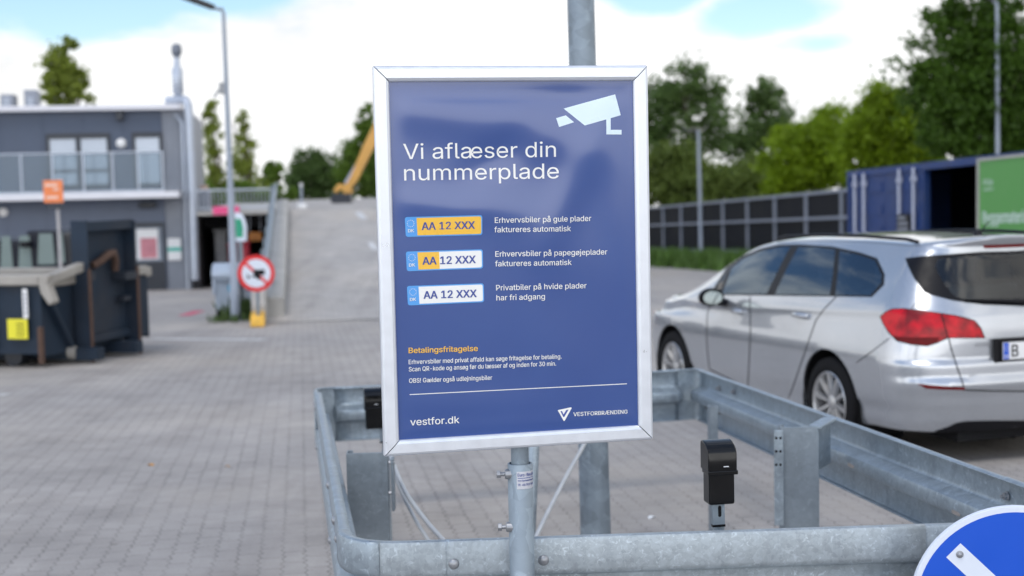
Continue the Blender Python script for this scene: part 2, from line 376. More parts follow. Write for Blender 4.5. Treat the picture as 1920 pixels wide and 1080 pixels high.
# ------------------------------------------------------------------ the poster sign
FONTS = {}; AEK = -10.0
def font(kind):
    if kind not in FONTS:
        FONTS[kind] = None
        if kind == 'inter':
            try: FONTS[kind] = bpy.data.fonts.load(bpy.utils.system_resource('DATAFILES', path='fonts') + '/Inter.woff2')
            except Exception: pass
    return FONTS[kind]
def text_shape(body, kind='inter', bold=0.0, spacing=1.0):
    """outlines of a line of text, filled contour by contour (the font's strokes overlap); returns 2-D points, faces and a layer per point"""
    c = bpy.data.curves.new('lettering', 'FONT'); c.body = body.replace('æ', 'ae'); c.size = 1; c.resolution_u = 4; c.space_character = spacing; c.fill_mode = 'NONE'
    if font(kind): c.font = font(kind)
    sh = 0
    for i, ch in enumerate(body):                              # the ligature is set as an a and an e run together
        if ch == 'æ': c.body_format[i + sh].kerning = AEK; sh += 1
    o = bpy.data.objects.new('lettering', c); COL.objects.link(o)
    dg = bpy.context.evaluated_depsgraph_get(); me = bpy.data.meshes.new_from_object(o.evaluated_get(dg))
    co = [v.co.copy() for v in me.vertices]; nx = {}
    for e in me.edges: a, b = e.vertices; nx.setdefault(a, []).append(b); nx.setdefault(b, []).append(a)
    seen = set(); loops = []
    for i in range(len(co)):
        if i in seen or i not in nx: continue
        lp = [i]; seen.add(i); cur = i; nxt = i + 1 if i + 1 in nx[i] else nx[i][0]
        while nxt not in seen:
            lp.append(nxt); seen.add(nxt); cand = [q for q in nx[nxt] if q not in seen]
            if not cand: break
            nxt = cand[0]
        if len(lp) > 2: loops.append([co[q] for q in lp])
    def area(p): return sum(p[k - 1].x * p[k].y - p[k].x * p[k - 1].y for k in range(len(p))) / 2
    def inside(q, p):
        r = False
        for k in range(len(p)):
            a, b = p[k], p[k - 1]
            if (a.y > q.y) != (b.y > q.y) and q.x < (b.x - a.x) * (q.y - a.y) / (b.y - a.y) + a.x: r = not r
        return r
    ar = [area(p) for p in loops]; big = max(range(len(ar)), key=lambda k: abs(ar[k])); sgn = 1 if ar[big] > 0 else -1
    outer = [k for k in range(len(loops)) if ar[k] * sgn > 0]; holes = {k: [] for k in outer}
    for k in range(len(loops)):
        if ar[k] * sgn <= 0:
            own = [o for o in outer if inside(loops[k][0], loops[o])]
            if own: holes[min(own, key=lambda o: abs(ar[o]))].append(k)
    vs, fs, ly = [], [], []
    for qn, k in enumerate(outer):
        polys = [[p.to_3d() for p in loops[k]]] + [[p.to_3d() for p in loops[h]] for h in holes[k]]; base = len(vs); flat = [p for pl in polys for p in pl]
        vs += [(p.x, p.y) for p in flat]; ly += [qn % 3] * len(flat)
        fs += [tuple(base + q for q in t) for t in tessellate_polygon(polys)]
    vs = np.array(vs)
    bpy.data.objects.remove(o); bpy.data.curves.remove(c); bpy.data.meshes.remove(me)
    return vs, fs, ly
CAPH = {}
def cap_height(kind, bold):
    if (kind, bold) not in CAPH: v, _, _ = text_shape('H', kind, bold); CAPH[(kind, bold)] = v[:, 1].max() - max(v[:, 1].min(), -.2)
    return CAPH[(kind, bold)]
def letter(mb, put, body, left, right, cap, kind='inter', bold=0.0, mi=0, spacing=1.0):
    """lay a line of text: left/right are 2-D baseline ends, cap the capital height, put maps 2-D to 3-D"""
    vs, fs, ly = text_shape(body, 'inter', 0.0, spacing)
    x0, x1 = vs[:, 0].min(), vs[:, 0].max(); L = np.array(left); Rr = np.array(right); d = Rr - L; ln = np.hypot(*d); d = d / ln; nn = np.array([-d[1], d[0]])
    sx = ln / (x1 - x0); sy = cap / cap_height('inter', 0.0)
    b = abs(bold) * cap * 1.1                                  # heavier strokes: the same glyphs laid over each other, a hair apart
    for k, (ox, oy) in enumerate([(0, 0)] if b < 1e-9 else [(-b, -b * .5), (b, -b * .5), (-b, b * .5), (b, b * .5)]):
        P = L + np.outer((vs[:, 0] - x0) * sx, d) + np.outer(vs[:, 1] * sy, nn)
        vv = [Vector(put(u + ox, v + oy)) for u, v in P]
        e1, e2 = Vector(put(.01, 0)) - Vector(put(0, 0)), Vector(put(0, .01)) - Vector(put(0, 0)); up_ = e1.cross(e2).normalized(); vv = [q + up_ * (.00005 * (k * 3 + g)) for q, g in zip(vv, ly)]
        mb.add(vv, fs, mi)

HS = 1.09
def depth_for(px0, py0, px1, py1, h):
    d = at(px0, py0, 1).z - at(px1, py1, 1).z; return h / d
YL = depth_for(698, 122, 721, 853, HS); YR = depth_for(1211, 125, 1225, 825, HS)
pTL, pBL = at(698, 122, YL), at(721, 853, YL); pTR, pBR = at(1211, 125, YR), at(1225, 825, YR)
lx, rx = (pTL.x + pBL.x) / 2, (pTR.x + pBR.x) / 2
zb_, zt_ = (pBL.z + pBR.z) / 2, (pTL.z + pTR.z) / 2
SP = Vector((lx, YL, zb_)); SU = (Vector((rx, YR, zb_)) - SP); SW = SU.length; SU.normalize(); SH = zt_ - zb_
SN = Vector((SU.y, -SU.x, 0)); SZ = Vector((0, 0, 1))          # faces the camera, turned a little to the right
print('sign', SP, SW, SH, math.degrees(math.atan2(SU.y, SU.x)))
def S(px, py):                                                  # photo pixel -> (u, v) on the sign's face
    p = onplane(px, py, SP, SN) - SP; return np.array([p.dot(SU), p.z])
SC = SP + SU * (SW / 2)
sign = thing('poster_sign', 'large framed blue poster sign about number plates on a short steel post', 'sign', (SC.x, SC.y + .03, G(SC.y)))
FWD = .044
prof = [(0, -.016), (0, .005), (.003, .0095), (.008, .012), (.033, .012), (.040, .0085), (FWD - .001, .0045), (FWD - .001, -.006)]   # (in from the outer edge, out of the face)
def frame_side(a, b_, inn):
    d = (b_ - a).normalized(); ln = (b_ - a).length; vs = []
    for e in (0, 1):
        for k, (i, o) in enumerate(prof):
            t = (i + .0017) if e == 0 else ln - i - .0017
            vs.append(a + d * t + inn * i + SN * o)
    n = len(prof); fs = [(k, k + 1, n + k + 1, n + k) for k in range(n - 1)] + [(n - 1, 0, n, 2 * n - 1), tuple(range(n)), tuple(reversed(range(n, 2 * n)))]
    m = MB(); m.add(vs, fs); m.build('frame_profile', M['alu'], sign, smooth=25)
c00, c10, c11, c01 = SP, SP + SU * SW, SP + SU * SW + SZ * SH, SP + SZ * SH
frame_side(c00, c10, SZ); frame_side(c10, c11, -SU); frame_side(c11, c01, -SZ); frame_side(c01, c00, SU)
m = MB(); m.box(SC + SZ * (SH / 2) - SN * .0145, (SW - .012, .012, SH - .012), (SU, -SN, SZ)); m.build('backing_board', M['black'], sign)
def D(u, v):                                                    # the sheet is slack: soft buckles a few mm deep
    x, y = u / SW, v / SH
    def ridge(cx, cy, ang, wl, ln, a):
        dx, dy = (u - cx * SW), (v - cy * SH); c, s = math.cos(ang), math.sin(ang); p, q = dx * c + dy * s, -dx * s + dy * c
        return a * math.exp(-(p / wl) ** 2 - (q / ln) ** 2)
    h = ridge(.30, .87, 1.35, .07, .30, .0030) + ridge(.62, .84, 1.1, .08, .22, .0022) + ridge(.72, .70, -.45, .055, .22, .0034) + ridge(.42, .76, 2.2, .05, .13, -.0022)
    h += ridge(.22, .64, 1.45, .045, .20, .0022) + ridge(.55, .58, .9, .09, .25, .0016) + ridge(.88, .6, .2, .05, .3, .0018) + ridge(.3, .12, 1.5, .05, .3, .0012) + ridge(.7, .2, .7, .1, .2, .001)
    h += ridge(.5, .93, 1.57, .03, .5, -.002) + ridge(.5, .055, 1.57, .022, .6, .0018)
    e = min(u - FWD, SW - FWD - u, v - FWD, SH - FWD - v); return h * max(0, min(1, e / .05)) 
def face(off): return lambda u, v: SP + SU * u + SZ * v + SN * (D(u, v) * 1.7 + off - .002)
n = NT('poster_sheet'); f1 = n.noise(3.5, 3, .5)
n.set(Base_Color=n.mix(n.rng(f1, .35, .65, 0, 1), (.018, .059, .240), (.022, .067, .254)), Roughness=.26, Coat_Weight=1.0, Coat_Roughness=.12)
n.p.inputs['Specular IOR Level'].default_value = .6
M['poster'] = n.m
NU, NV = 60, 86; m = MB(); fp = face(0.0)
vs = [fp(FWD - .004 + (SW - 2 * FWD + .008) * i / NU, FWD - .004 + (SH - 2 * FWD + .008) * j / NV) for j in range(NV + 1) for i in range(NU + 1)]
m.add(vs, [(j * (NU + 1) + i, j * (NU + 1) + i + 1, (j + 1) * (NU + 1) + i + 1, (j + 1) * (NU + 1) + i) for j in range(NV) for i in range(NU)])
poster = m.build('poster', M['poster'], sign, smooth=180)
def capm(px): return px * HS / 731 * 1.02
def line_px(name, rows, mat, par=None):
    m = MB()
    for body, l, r, cap, kind, bold in rows: letter(m, face(.0008), body, S(*l), S(*r), capm(cap), kind, bold)
    o = m.build(name, mat, par or poster); return o
bf = it = 'inter'
line_px('headline', [('Vi aflæser din', (756.5, 298.5), (1042, 294), 28, bf, 0)], M['white_print'])
line_px('headline', [('nummerplade', (758, 338.5), (1047.5, 334.3), 28, bf, 0)], M['white_print'])
line_px('caption', [('Erhvervsbiler på gule plader', (927.6, 418), (1108.5, 414.3), 10.2, it, .008), ('faktureres automatisk', (926.8, 435.7), (1070, 433.4), 10.2, it, .008)], M['white_print'])
line_px('caption', [('Erhvervsbiler på papegøjeplader', (929, 481.4), (1138.5, 477), 10.2, it, .008), ('faktureres automatisk', (928.5, 499.5), (1071.6, 496.7), 10.2, it, .008)], M['white_print'])
line_px('caption', [('Privatbiler på hvide plader', (930.4, 544.7), (1099.7, 540.3), 10.2, it, .008), ('har fri adgang', (931, 563.4), (1021.8, 560.8), 10.2, it, .008)], M['white_print'])
line_px('subheading', [('Betalingsfritagelse', (766.5, 662.3), (895.9, 658.0), 10.0, it, .022)], M['yellow_print'])
line_px('small_print', [('Erhvervsbiler med privat affald kan søge fritagelse for betaling.', (766.5, 683), (1052.8, 672.2), 8.2, it, .012),
    ('Scan QR-kode og ansøg før du læsser af og inden for 30 min.', (766.8, 696.6), (1042.6, 685.4), 8.2, it, .012), ('OBS! Gælder også udlejningsbiler', (767.3, 718), (922.8, 712), 8.2, it, .012)], M['white_print'])
line_px('web_address', [('vestfor.dk', (769.6, 797.9), (861.2, 793.2), 13.0, bf, .012)], M['white_print'])
def polyface(m, pts, off, mi=0):
    b2 = bmesh.new(); f = face(off); P = [S(*p) for p in pts]
    m.add([f(u, v) for u, v in P], [tuple(range(len(P)))], mi); b2.free()
def gridquad(m, a, b_, c, d, off, mi=0, nx=10, ny=3):          # px corners tl, tr, br, bl, follows the buckled sheet
    f = face(off); A, B_, C_, D_ = [S(*p) for p in (a, b_, c, d)]; vs = []
    for j in range(ny + 1):
        for i in range(nx + 1):
            s, t = i / nx, j / ny; q = (A * (1 - s) + B_ * s) * (1 - t) + (D_ * (1 - s) + C_ * s) * t; vs.append(f(*q))
    m.add(vs, [(j * (nx + 1) + i, (j + 1) * (nx + 1) + i, (j + 1) * (nx + 1) + i + 1, j * (nx + 1) + i + 1) for j in range(ny) for i in range(nx)], mi)
m = MB(); gridquad(m, (768.2, 739.2), (1175.6, 718.9), (1175.6, 720.3), (768.2, 740.6), .0008, 0, 20, 1); m.build('rule_line', M['white_print'], poster)
def crop(pts, s, ox, oy): return [(x / s + ox, y / s + oy) for x, y in pts]
m = MB(); K = (9.82, 1030, 160)
T = crop([(262, 428), (1215, 165), (1315, 550), (645, 740)], *K)
gridquad(m, T[0], T[1], T[2], T[3], .0008, 0, 10, 6)
polyface(m, crop([(1042, 628), (1125, 603), (1125, 820), (1330, 820), (1330, 905), (1042, 905)], *K), .0009)
polyface(m, crop([(120, 605), (300, 553), (450, 680), (172, 768)], *K), .0009)
m.build('camera_symbol', M['pale_print'], poster)
def rrect(tl, tr, br, bl, off, r=(1, 1, 1, 1), rad=5.0):        # rounded quad in px
    P = [np.array(p, float) for p in (tl, tr, br, bl)]; out = []
    for i in range(4):
        p, a, c = P[i], P[i - 1], P[(i + 1) % 4]
        if not r[i]: out.append(tuple(p)); continue
        da = (a - p) / np.linalg.norm(a - p) * rad; dc = (c - p) / np.linalg.norm(c - p) * rad
        for k in range(6):
            t = k / 5; out.append(tuple((1 - t) ** 2 * (p + da) + 2 * t * (1 - t) * p + t * t * (p + dc)))
    return out
def plate(o, stripe, tb, tx0, tx1, st, dk):
    tl, tr, br, bl = o
    pl_ = None
    m = MB(); polyface(m, rrect(tl, tr, br, bl, 0), .0005); pl_ = m.build('plate_symbol', M['sky_print'], sign)
    def lerp(a, c, t): return (a[0] + (c[0] - a[0]) * t, a[1] + (c[1] - a[1]) * t)
    k0 = .152; i_ = 2.2
    def sub(t0, t1, nm, mat, rnd):
        a, c, d, e = lerp(tl, tr, t0), lerp(tl, tr, t1), lerp(bl, br, t1), lerp(bl, br, t0)
        a, c, d, e = (a[0], a[1] + i_), (c[0], c[1] + i_), (d[0], d[1] - i_), (e[0], e[1] - i_)
        m = MB(); polyface(m, rrect(a, c, d, e, 0, rnd, 4.0), .0008); m.build(nm, mat, pl_)
    if stripe == 'yellow': sub(k0, .985, 'plate_field', M['yellow_print'], (0, 1, 1, 0))
    elif stripe == 'white': sub(k0, .985, 'plate_field', M['white_print'], (0, 1, 1, 0))
    else: sub(k0, .432, 'plate_field', M['yellow_print'], (0, 0, 0, 0)); sub(.432, .985, 'plate_field', M['white_print'], (0, 1, 1, 0))
    m = MB(); letter(m, face(.0012), 'AA 12 XXX', S(*tx0), S(*tx1), capm(13.8), it, .036); m.build('plate_number', M['navy_print'], pl_)
    m = MB(); letter(m, face(.0012), 'DK', S(*dk[0]), S(*dk[1]), capm(5.6), it, .03)
    for q in range(12):
        a = 2 * math.pi * q / 12; cx, cy = st[0] + 6.3 * math.cos(a), st[1] + 6.3 * math.sin(a); s5 = []
        for z in range(10): rr = 1.1 if z % 2 == 0 else .5; s5.append((cx + rr * math.sin(z * math.pi / 5), cy - rr * math.cos(z * math.pi / 5)))
        polyface(m, s5, .0012)
    m.build('country_mark', M['white_print'], pl_)
plate([(759, 407), (904, 403.3), (904.6, 440.6), (761, 444.2)], 'yellow', 0, (791.2, 431.2), (890, 428.9), (770, 419), ((765.3, 435.6), (776.2, 435.2)))
plate([(761, 471.8), (905.3, 467.4), (906, 503.4), (763, 508.6)], 'split', 0, (792.8, 496.2), (891.7, 493.2), (772.4, 483.2), ((767.2, 500.0), (778.2, 499.4)))
plate([(763, 536.4), (907.2, 531.2), (908, 566.6), (765, 572.8)], 'white', 0, (794.8, 560.2), (893.5, 557.0), (774.4, 547.6), ((769, 564.5), (780, 563.8)))
m = MB(); K = (9.143, 1030, 740)
polyface(m, crop([(146, 272), (158, 262), (370, 216), (384, 228), (262, 448), (246, 450)], *K), .0008)
lg = m.build('logo', M['white_print'], sign)
m = MB(); polyface(m, crop([(190, 284), (216, 278), (244, 338), (288, 264), (328, 256), (252, 384), (238, 380)], *K), .0012); m.build('logo_mark', M['navy_print'], lg)
line_px('company_name', [('VESTFORBRÆNDING', (1075.2, 780.4), (1176.5, 775.3), 7.4, it, .018)], M['white_print'])

# post of the sign: inner tube in a clamped outer sleeve with its maker's sticker
PB = SC - SN * .045
def px_r(px, Y): return px / 2 * Y / F
TX = at(974.5, 850, SC.y + .045); PY = SC.y + .045
zs_ = at(974, 868, PY).z
m = MB(); m.tube([(TX.x, PY, zs_ - .25), (TX.x, PY, zb_ + .3)], px_r(33.5, PY), 28); m.build('inner_post', M['galv_pole'], sign, smooth=50)
sl_x = at(973, 960, PY).x; R0 = px_r(47.5, PY)
m = MB(); gz = G(PY)
m.lathe((TX.x, PY, gz), [(R0, 0), (R0, zs_ - gz - .002), (R0 - .002, zs_ - gz), (R0 - .005, zs_ - gz), (R0 - .0055, zs_ - gz - .004), (R0 - .0055, zs_ - gz - .2)], n=32); sleeve = m.build('sleeve_post', M['galv_pole'], sign, smooth=50)
for py in (889, 988):
    q = at(940, py, PY - .01); base = Vector((TX.x - R0, PY - .012, q.z)); ax = (Vector((0, 1, 0)), Vector((0, 0, 1)), Vector((-1, 0, 0)))
    m = MB(); m.lathe(base, [(.015, -.012), (.015, .006), (.012, .0085), (.006, .0085), (.006, .022)], ax, 16); m.lathe(base, [(.0095, .020), (.0115, .021), (.0115, .031), (.0095, .032)], ax, 6); m.build('clamp_screw', M['steel'], sleeve, smooth=30)
n = NT('sticker_foil'); n.set(Base_Color=(.62, .63, .68), Metallic=.4, Roughness=.35); M['sticker'] = n.m
def wrap(off):
    return lambda u, v: Vector((TX.x + (R0 + off) * math.sin(u / R0 + .17), PY - (R0 + off) * math.cos(u / R0 + .17), zs_ + v))
m = MB(); wv = wrap(.0006); u0, u1, v1, v0 = -.0165, .046, -.019, -.070
m.add([wv(u0 + (u1 - u0) * i / 12, v0 + (v1 - v0) * j) for j in (0, 1) for i in range(13)], [(i, i + 1, 14 + i, 13 + i) for i in range(12)]); stk = m.build('sticker', M['sticker'], sleeve, smooth=60)
m = MB(); wt = wrap(.0012)
letter(m, wt, 'Euro-flex.dk', (u0 + .003, -.0325), (u1 - .004, -.0325), .0085, it, .02); letter(m, wt, 'www.flexfundamenter.dk', (u0 + .003, -.0470), (u1 - .004, -.0470), .0045, it, .02); letter(m, wt, 'Tlf. +45 7612 9610', (u0 + .003, -.0600), (u1 - .004, -.0600), .0062, it, .02)
m.add([wt(u0 + .003 + (u1 - u0 - .006) * i / 10, v) for v in (-.0385, -.0368) for i in range(11)], [(i, i + 1, 12 + i, 11 + i) for i in range(10)])
m.build('sticker_text', M['navy_print'], stk)
# ------------------------------------------------------------------ crash barrier round the mast
HR = .727
def railpt(px, py): return gnd(px, py, HR)
P1 = railpt(640, 1022); Pf = railpt(1735, 986); P2 = railpt(589, 728); P3 = railpt(1311, 691); Pq = railpt(1905, 900)
def isect(a, b_, c, d):
    r, s = b_ - a, d - c; t = ((c.x - a.x) * s.y - (c.y - a.y) * s.x) / (r.x * s.y - r.y * s.x); return a + r * t
P4 = isect(P1, Pf, P3, Pq)
print('rail', P1, P2, P3, P4, Pq)
barrier = thing('crash_barrier', 'galvanised crash barrier bent into a four-sided enclosure round the mast', 'crash barrier', ((P1.x + P3.x) / 2, (P1.y + P3.y) / 2, G(6)))
def fillet(pts, rads, k=9):
    out = []
    for i, p in enumerate(pts):
        if i in (0, len(pts) - 1): out.append(Vector((p.x, p.y))); continue
        p = Vector((p.x, p.y)); a = Vector((pts[i - 1].x, pts[i - 1].y)) - p; c = Vector((pts[i + 1].x, pts[i + 1].y)) - p
        rad = rads[i - 1]; da, dc = a.normalized() * rad, c.normalized() * rad
        for q in range(k): t = q / (k - 1); out.append((1 - t) ** 2 * (p + da) + 2 * t * (1 - t) * p + t * t * (p + dc))
    return out
def dens(path, step=.12):
    out = [path[0]]
    for a, c in zip(path, path[1:]):
        n = max(1, int((c - a).length / step)); out += [a.lerp(c, i / n) for i in range(1, n + 1)]
    return out
start = P4.lerp(P1, .262)
# start on the front rail, run round to the left, the back, the right and the near right corner
LOOP = dens(fillet([start, P1, P2, P3, P4, start.lerp(P1, .05)], (.20, .09, .05, .20)))
cum = [0]
for a, c in zip(LOOP, LOOP[1:]): cum.append(cum[-1] + (c - a).length)
WB = [(-.035, -.004), (-.012, -.0005), (-.003, -.0025), (0, -.009), (0, -.092), (-.003, -.102), (-.012, -.110), (-.060, -.123), (-.069, -.128), (-.073, -.138), (-.073, -.172), (-.069, -.182), (-.060, -.187), (-.012, -.200), (-.003, -.208), (0, -.218), (0, -.298), (-.004, -.307), (-.014, -.3095), (-.035, -.306)]
def loop_at(s):
    i = max(0, min(len(cum) - 2, int(np.searchsorted(cum, s)) - 1)); t = (s - cum[i]) / max(cum[i + 1] - cum[i], 1e-9); return LOOP[i].lerp(LOOP[i + 1], t)
def near(p):
    return min((((LOOP[i] - Vector((p.x, p.y))).length, cum[i]) for i in range(len(LOOP))))[1]
def out_at(s):
    d = (loop_at(s + .03) - loop_at(s - .03)).normalized(); return Vector((-d.y, d.x, 0))
FLAT = [(-.02, -.002), (-.006, 0), (0, -.008), (0, -.302), (-.006, -.31), (-.02, -.308)]
def beam(s0, s1, off=0.0, nm='rail_beam', mat='galv', pr=None):
    ss = [s0] + [c for c in cum if s0 + .01 < c < s1 - .01] + [s1]; path = []; side = []
    for s in ss:
        p = loop_at(s); path.append((p.x, p.y, G(p.y) + HR)); side.append(out_at(s))
    m = MB(); m.sweep(path, [(a + off, b_ + off * .3) for a, b_ in (pr or WB)], side); return m.build(nm, M[mat], barrier, smooth=32, solid=.0045, recalc=False)
sP1, sP2, sP3, sP4 = near(P1), near(P2), near(P3), near(P4)
s820 = near(railpt(822, 1008)); s728 = near(railpt(729, 1012)); TOT = cum[-1]
M['galv_front'] = galv('galvanised_front', (.36, .405, .435), .17, 85, .42, .5, .85)
beam(.0, s820 + .02, .007, mat='galv_front'); beam(s820 - .16, s728 + .06, 0.0, mat='galv_front'); beam(s728, sP1 + .17, .006, 'corner_beam')
beam(sP1 + .10, sP2 - .18, 0.0); beam(sP2 - .22, sP2 + .16, .003, 'corner_beam', pr=FLAT); beam(sP2 + .10, sP3 - .13, 0.0); beam(sP3 - .24, sP3 + .10, .003, 'corner_beam', pr=FLAT)
beam(sP3 + .05, near(Pq) + .25, 0.0); beam(near(Pq) - .02, sP4 + .15, .004, 'corner_beam'); beam(sP4 + .10, TOT, 0.0, mat='galv_front')
def dome(px, py, off=.006, r=.0175, s=None):
    s = near(railpt(px, py - 40)) if s is None else s; p = loop_at(s); o = out_at(s); a = Vector((-o.y, o.x, 0))
    c = onplane(px, py, Vector((p.x, p.y, G(p.y) + HR)) + o * off, o); m = MB()
    m.lathe(c, [(r, 0), (r * .96, .003), (r * .75, .008), (r * .4, .0105), (0, .0115)], (a, Vector((0, 0, 1)), o), 18); m.build('bolt', M['steel'], barrier, smooth=60)
sF = near(railpt(950, 1003))
for px, py in ((851, 1057), (1019, 1050)): dome(px, py, s=sF)
for s in (sP1 + .28, sP1 + .55, sP1 + 1.2, sP2 - .45, sP2 - .3):       # bolts on the outside of the left side
    p = loop_at(s); o = out_at(s); a = Vector((-o.y, o.x, 0))
    for dz in (-.05, -.265):
        m = MB(); m.lathe(Vector((p.x, p.y, G(p.y) + HR + dz)) + o * .002, [(.017, 0), (.015, .005), (.007, .0095), (0, .010)], (a, Vector((0, 0, 1)), o), 12); m.build('bolt', M['steel'], barrier, smooth=60)
def hexnut(px, py, plane_s, off=-.006):
    p = loop_at(plane_s); o = out_at(plane_s); a = Vector((-o.y, o.x, 0)); c = onplane(px, py, Vector((p.x, p.y, G(p.y) + HR)) + o * off, o)
    m = MB(); m.lathe(c, [(.017, 0), (.017, -.003), (.013, -.004), (.013, -.014), (.007, -.015), (.007, -.024), (0, -.025)], (a, Vector((0, 0, 1)), o), 12); m.build('bolt', M['steel'], barrier, smooth=30)
sR = (sP3 + sP4) / 2
for px, py in ((1349, 728), (1377, 735), (1888, 930), (1328, 764), (1350, 772)): hexnut(px, py, sR)
n = NT('slot_hole'); n.set(Base_Color=(.30, .27, .25), Roughness=.8); M['slot'] = n.m
for px, py in ((1595, 873), (1792, 962)):                          # the slotted holes on the valley of the right side, seen from inside
    p = loop_at(sR); o = out_at(sR); a = Vector((-o.y, o.x, 0)); c = onplane(px, py, Vector((p.x, p.y, G(p.y) + HR)) + o * -.0758, o)
    m = MB(); m.prism([(.022 * math.cos(t) + (.012 if math.cos(t) > 0 else -.012), .008 * math.sin(t)) for t in np.linspace(0, 2 * math.pi, 16, endpoint=False)], c, (a, Vector((0, 0, 1)), o), -.0005, .0005); m.build('slot_hole', M['slot'], barrier)
def cpost(cx, cy, wid, dep, top, yaw=0.0, flip=1, nm='barrier_post'):
    t = .006; h = wid / 2; poly = [(-h, 0), (h, 0), (h, dep), (h - .025, dep), (h - .025, dep - t), (h - t, dep - t), (h - t, t), (-h + t, t), (-h + t, dep - t), (-h + .025, dep - t), (-h + .025, dep), (-h, dep)]
    c, s = math.cos(yaw), math.sin(yaw); ax = (Vector((c, s, 0)), Vector((-s, c, 0)) * flip, Vector((0, 0, 1)))
    m = MB(); m.prism(poly, (cx, cy, G(cy) - .05), ax, 0, top + .05); return m.build(nm, M['galv_dull'], barrier, bevel=.002)
YP = 5.75
zL = at(690, 849, YP).z - G(YP); pl = at(690, 930, YP); cpost(pl.x, YP, 78 * YP / F, .07, zL, .05)
q = at(736, 905, YP - .0); m = MB(); m.box((q.x, YP + .03, at(736, 910, YP).z), (.012, .06, 100 * YP / F)); m.build('post_plate', M['galv_dull'], barrier, bevel=.002)
for py in (868, 925):
    c = at(741, py, YP); m = MB(); m.lathe((c.x - .015, YP + .01, c.z), [(.008, -.012), (.008, 0), (.005, .001), (.005, .014), (0, .015)], (Vector((0, 1, 0)), Vector((0, 0, 1)), Vector((1, 0, 0))), 6); m.build('bolt', M['steel'], barrier)
YQ = 6.15
zR = at(1492, 801, YQ).z - G(YQ); pr = at(1500, 900, YQ); cpost(pr.x, YQ, 72 * YQ / F, .075, zR, -.06)
c0 = at(1466, 860, YQ - .01)
m = MB(); m.box((at(1459, 860, YQ).x, YQ - .012, at(1459, 895, YQ).z - .0), (.04, .01, .42)); m.build('post_plate', M['galv'], barrier, bevel=.002)
for i in range(6):
    c = at(1454 + (i % 2) * 8, 820 + (i // 2) * 25, YQ); m = MB(); m.lathe((c.x, YQ - .017, c.z), [(.006, 0), (.006, -.0008), (0, -.0008)], (Vector((1, 0, 0)), Vector((0, 0, 1)), Vector((0, 1, 0))), 10); m.build('bolt_hole', M['black'], barrier)
# spacer bracket that ties the right post to the rail
a0, a1 = at(1528, 800, YQ), at(1556, 784, YQ + .12)
m = MB(); ln_ = (a1 - a0); m.prism([(0, 0), (1, 0), (1, -.20), (0, -.20)], a0, (ln_, Vector((0, 0, 1)), Vector((-ln_.y, ln_.x, 0)).normalized()), -.004, .004)
m.prism([(0, 0), (1, 0), (1, -.012), (0, -.012)], a0 + Vector((0, 0, .004)), (ln_, Vector((0, 0, 1)), Vector((-ln_.y, ln_.x, 0)).normalized()), -.03, .03); m.build('spacer_bracket', M['galv'], barrier, bevel=.002)
YT = 7.25; pt_ = at(1339, 790, YT); cpost(pt_.x, YT, .042, .06, at(1339, 762, YT).z - G(YT), .1)

# ------------------------------------------------------------------ mast, struts and cables inside the enclosure
YM = 6.6; mb0 = at(1116.5, 985, YM); mt0 = at(1089, 5, YM)
mast = thing('steel_mast', 'tall tapered galvanised mast rising behind the blue poster', 'mast', (mb0.x + .006, YM, G(YM)))
m = MB(); gx = mb0.x + (mb0.x - mt0.x) * .05
hs = [G(YM) - .05] + list(np.linspace(G(YM) + .3, 7.5, 12))
def mastr(z): t = (z - mb0.z) / (mt0.z - mb0.z); return max(.03, (58 + (50 - 58) * t) / 2 * YM / F)
m.tube([(mb0.x + (mt0.x - mb0.x) * (z - mb0.z) / (mt0.z - mb0.z), YM, z) for z in hs], [mastr(z) for z in hs], 32); m.build('mast_tube', M['galv_pole'], mast, smooth=50)
m = MB(); m.lathe((mb0.x + .01, YM, G(YM) - .05), [(.11, 0), (.11, .07), (.10, .075), (.086, .075)], n=24); m.build('base_collar', M['galv_dull'], mast, smooth=40)
m = MB(); zt = 7.5; tx = mb0.x + (mt0.x - mb0.x) * (zt - mb0.z) / (mt0.z - mb0.z); m.lathe((tx, YM, zt), [(mastr(zt) + .004, -.02), (mastr(zt) + .004, .01), (.02, .03), (0, .032)], n=20); m.build('top_cap', M['galv_dull'], mast, smooth=40)
YS = 6.1; a0, a1 = at(1000, 838, YS), at(993, 1000, YS - .1); dd = (a1 - a0) / (a0.z - a1.z)
foot = a1 + dd * (a1.z - G(YS - .15)); top = a0 - dd * .28
strap = thing('steel_stake', 'slim leaning galvanised stake just right of the short sign post', 'stake', tuple(foot))
m = MB(); m.tube([tuple(foot), tuple(top)], 11.5 * YS / F, 16); m.build('stake_tube', M['galv'], strap, smooth=50)
m = MB(); m.lathe(tuple(top), [(11.5 * YS / F + .002, -.02), (11.5 * YS / F + .002, .004), (.008, .010), (0, .011)], n=16); m.build('end_cap', M['galv_dull'], strap, smooth=40)
M['cable'] = plain('grey_cable', (.46, .48, .50), .5, .1, .1, 20)
def cable(name, label, pts, r, grp=None):
    P = [at(*p) for p in pts]; out = []
    for i in range(len(P) - 1):
        p0, p1, p2, p3 = P[max(i - 1, 0)], P[i], P[i + 1], P[min(i + 2, len(P) - 1)]
        for k in range(8):
            t = k / 8; out.append(.5 * ((2 * p1) + (p2 - p0) * t + (2 * p0 - 5 * p1 + 4 * p2 - p3) * t * t + (3 * p1 - p0 - 3 * p2 + p3) * t ** 3))
    out.append(P[-1]); m = MB(); m.tube(out, r, 10); o = m.build(name, M['cable'], smooth=60); tag(o, label, 'cable', grp); return o
cable('grey_cable', 'grey cable hanging in a curve, outer strand of the pair behind the sign', [(729, 838, 6.1), (737, 868, 6.0), (762, 925, 5.85), (800, 978, 5.7), (824, 1005, 5.6), (868, 1054, 5.45), (890, 1080, 5.40)], .0098)
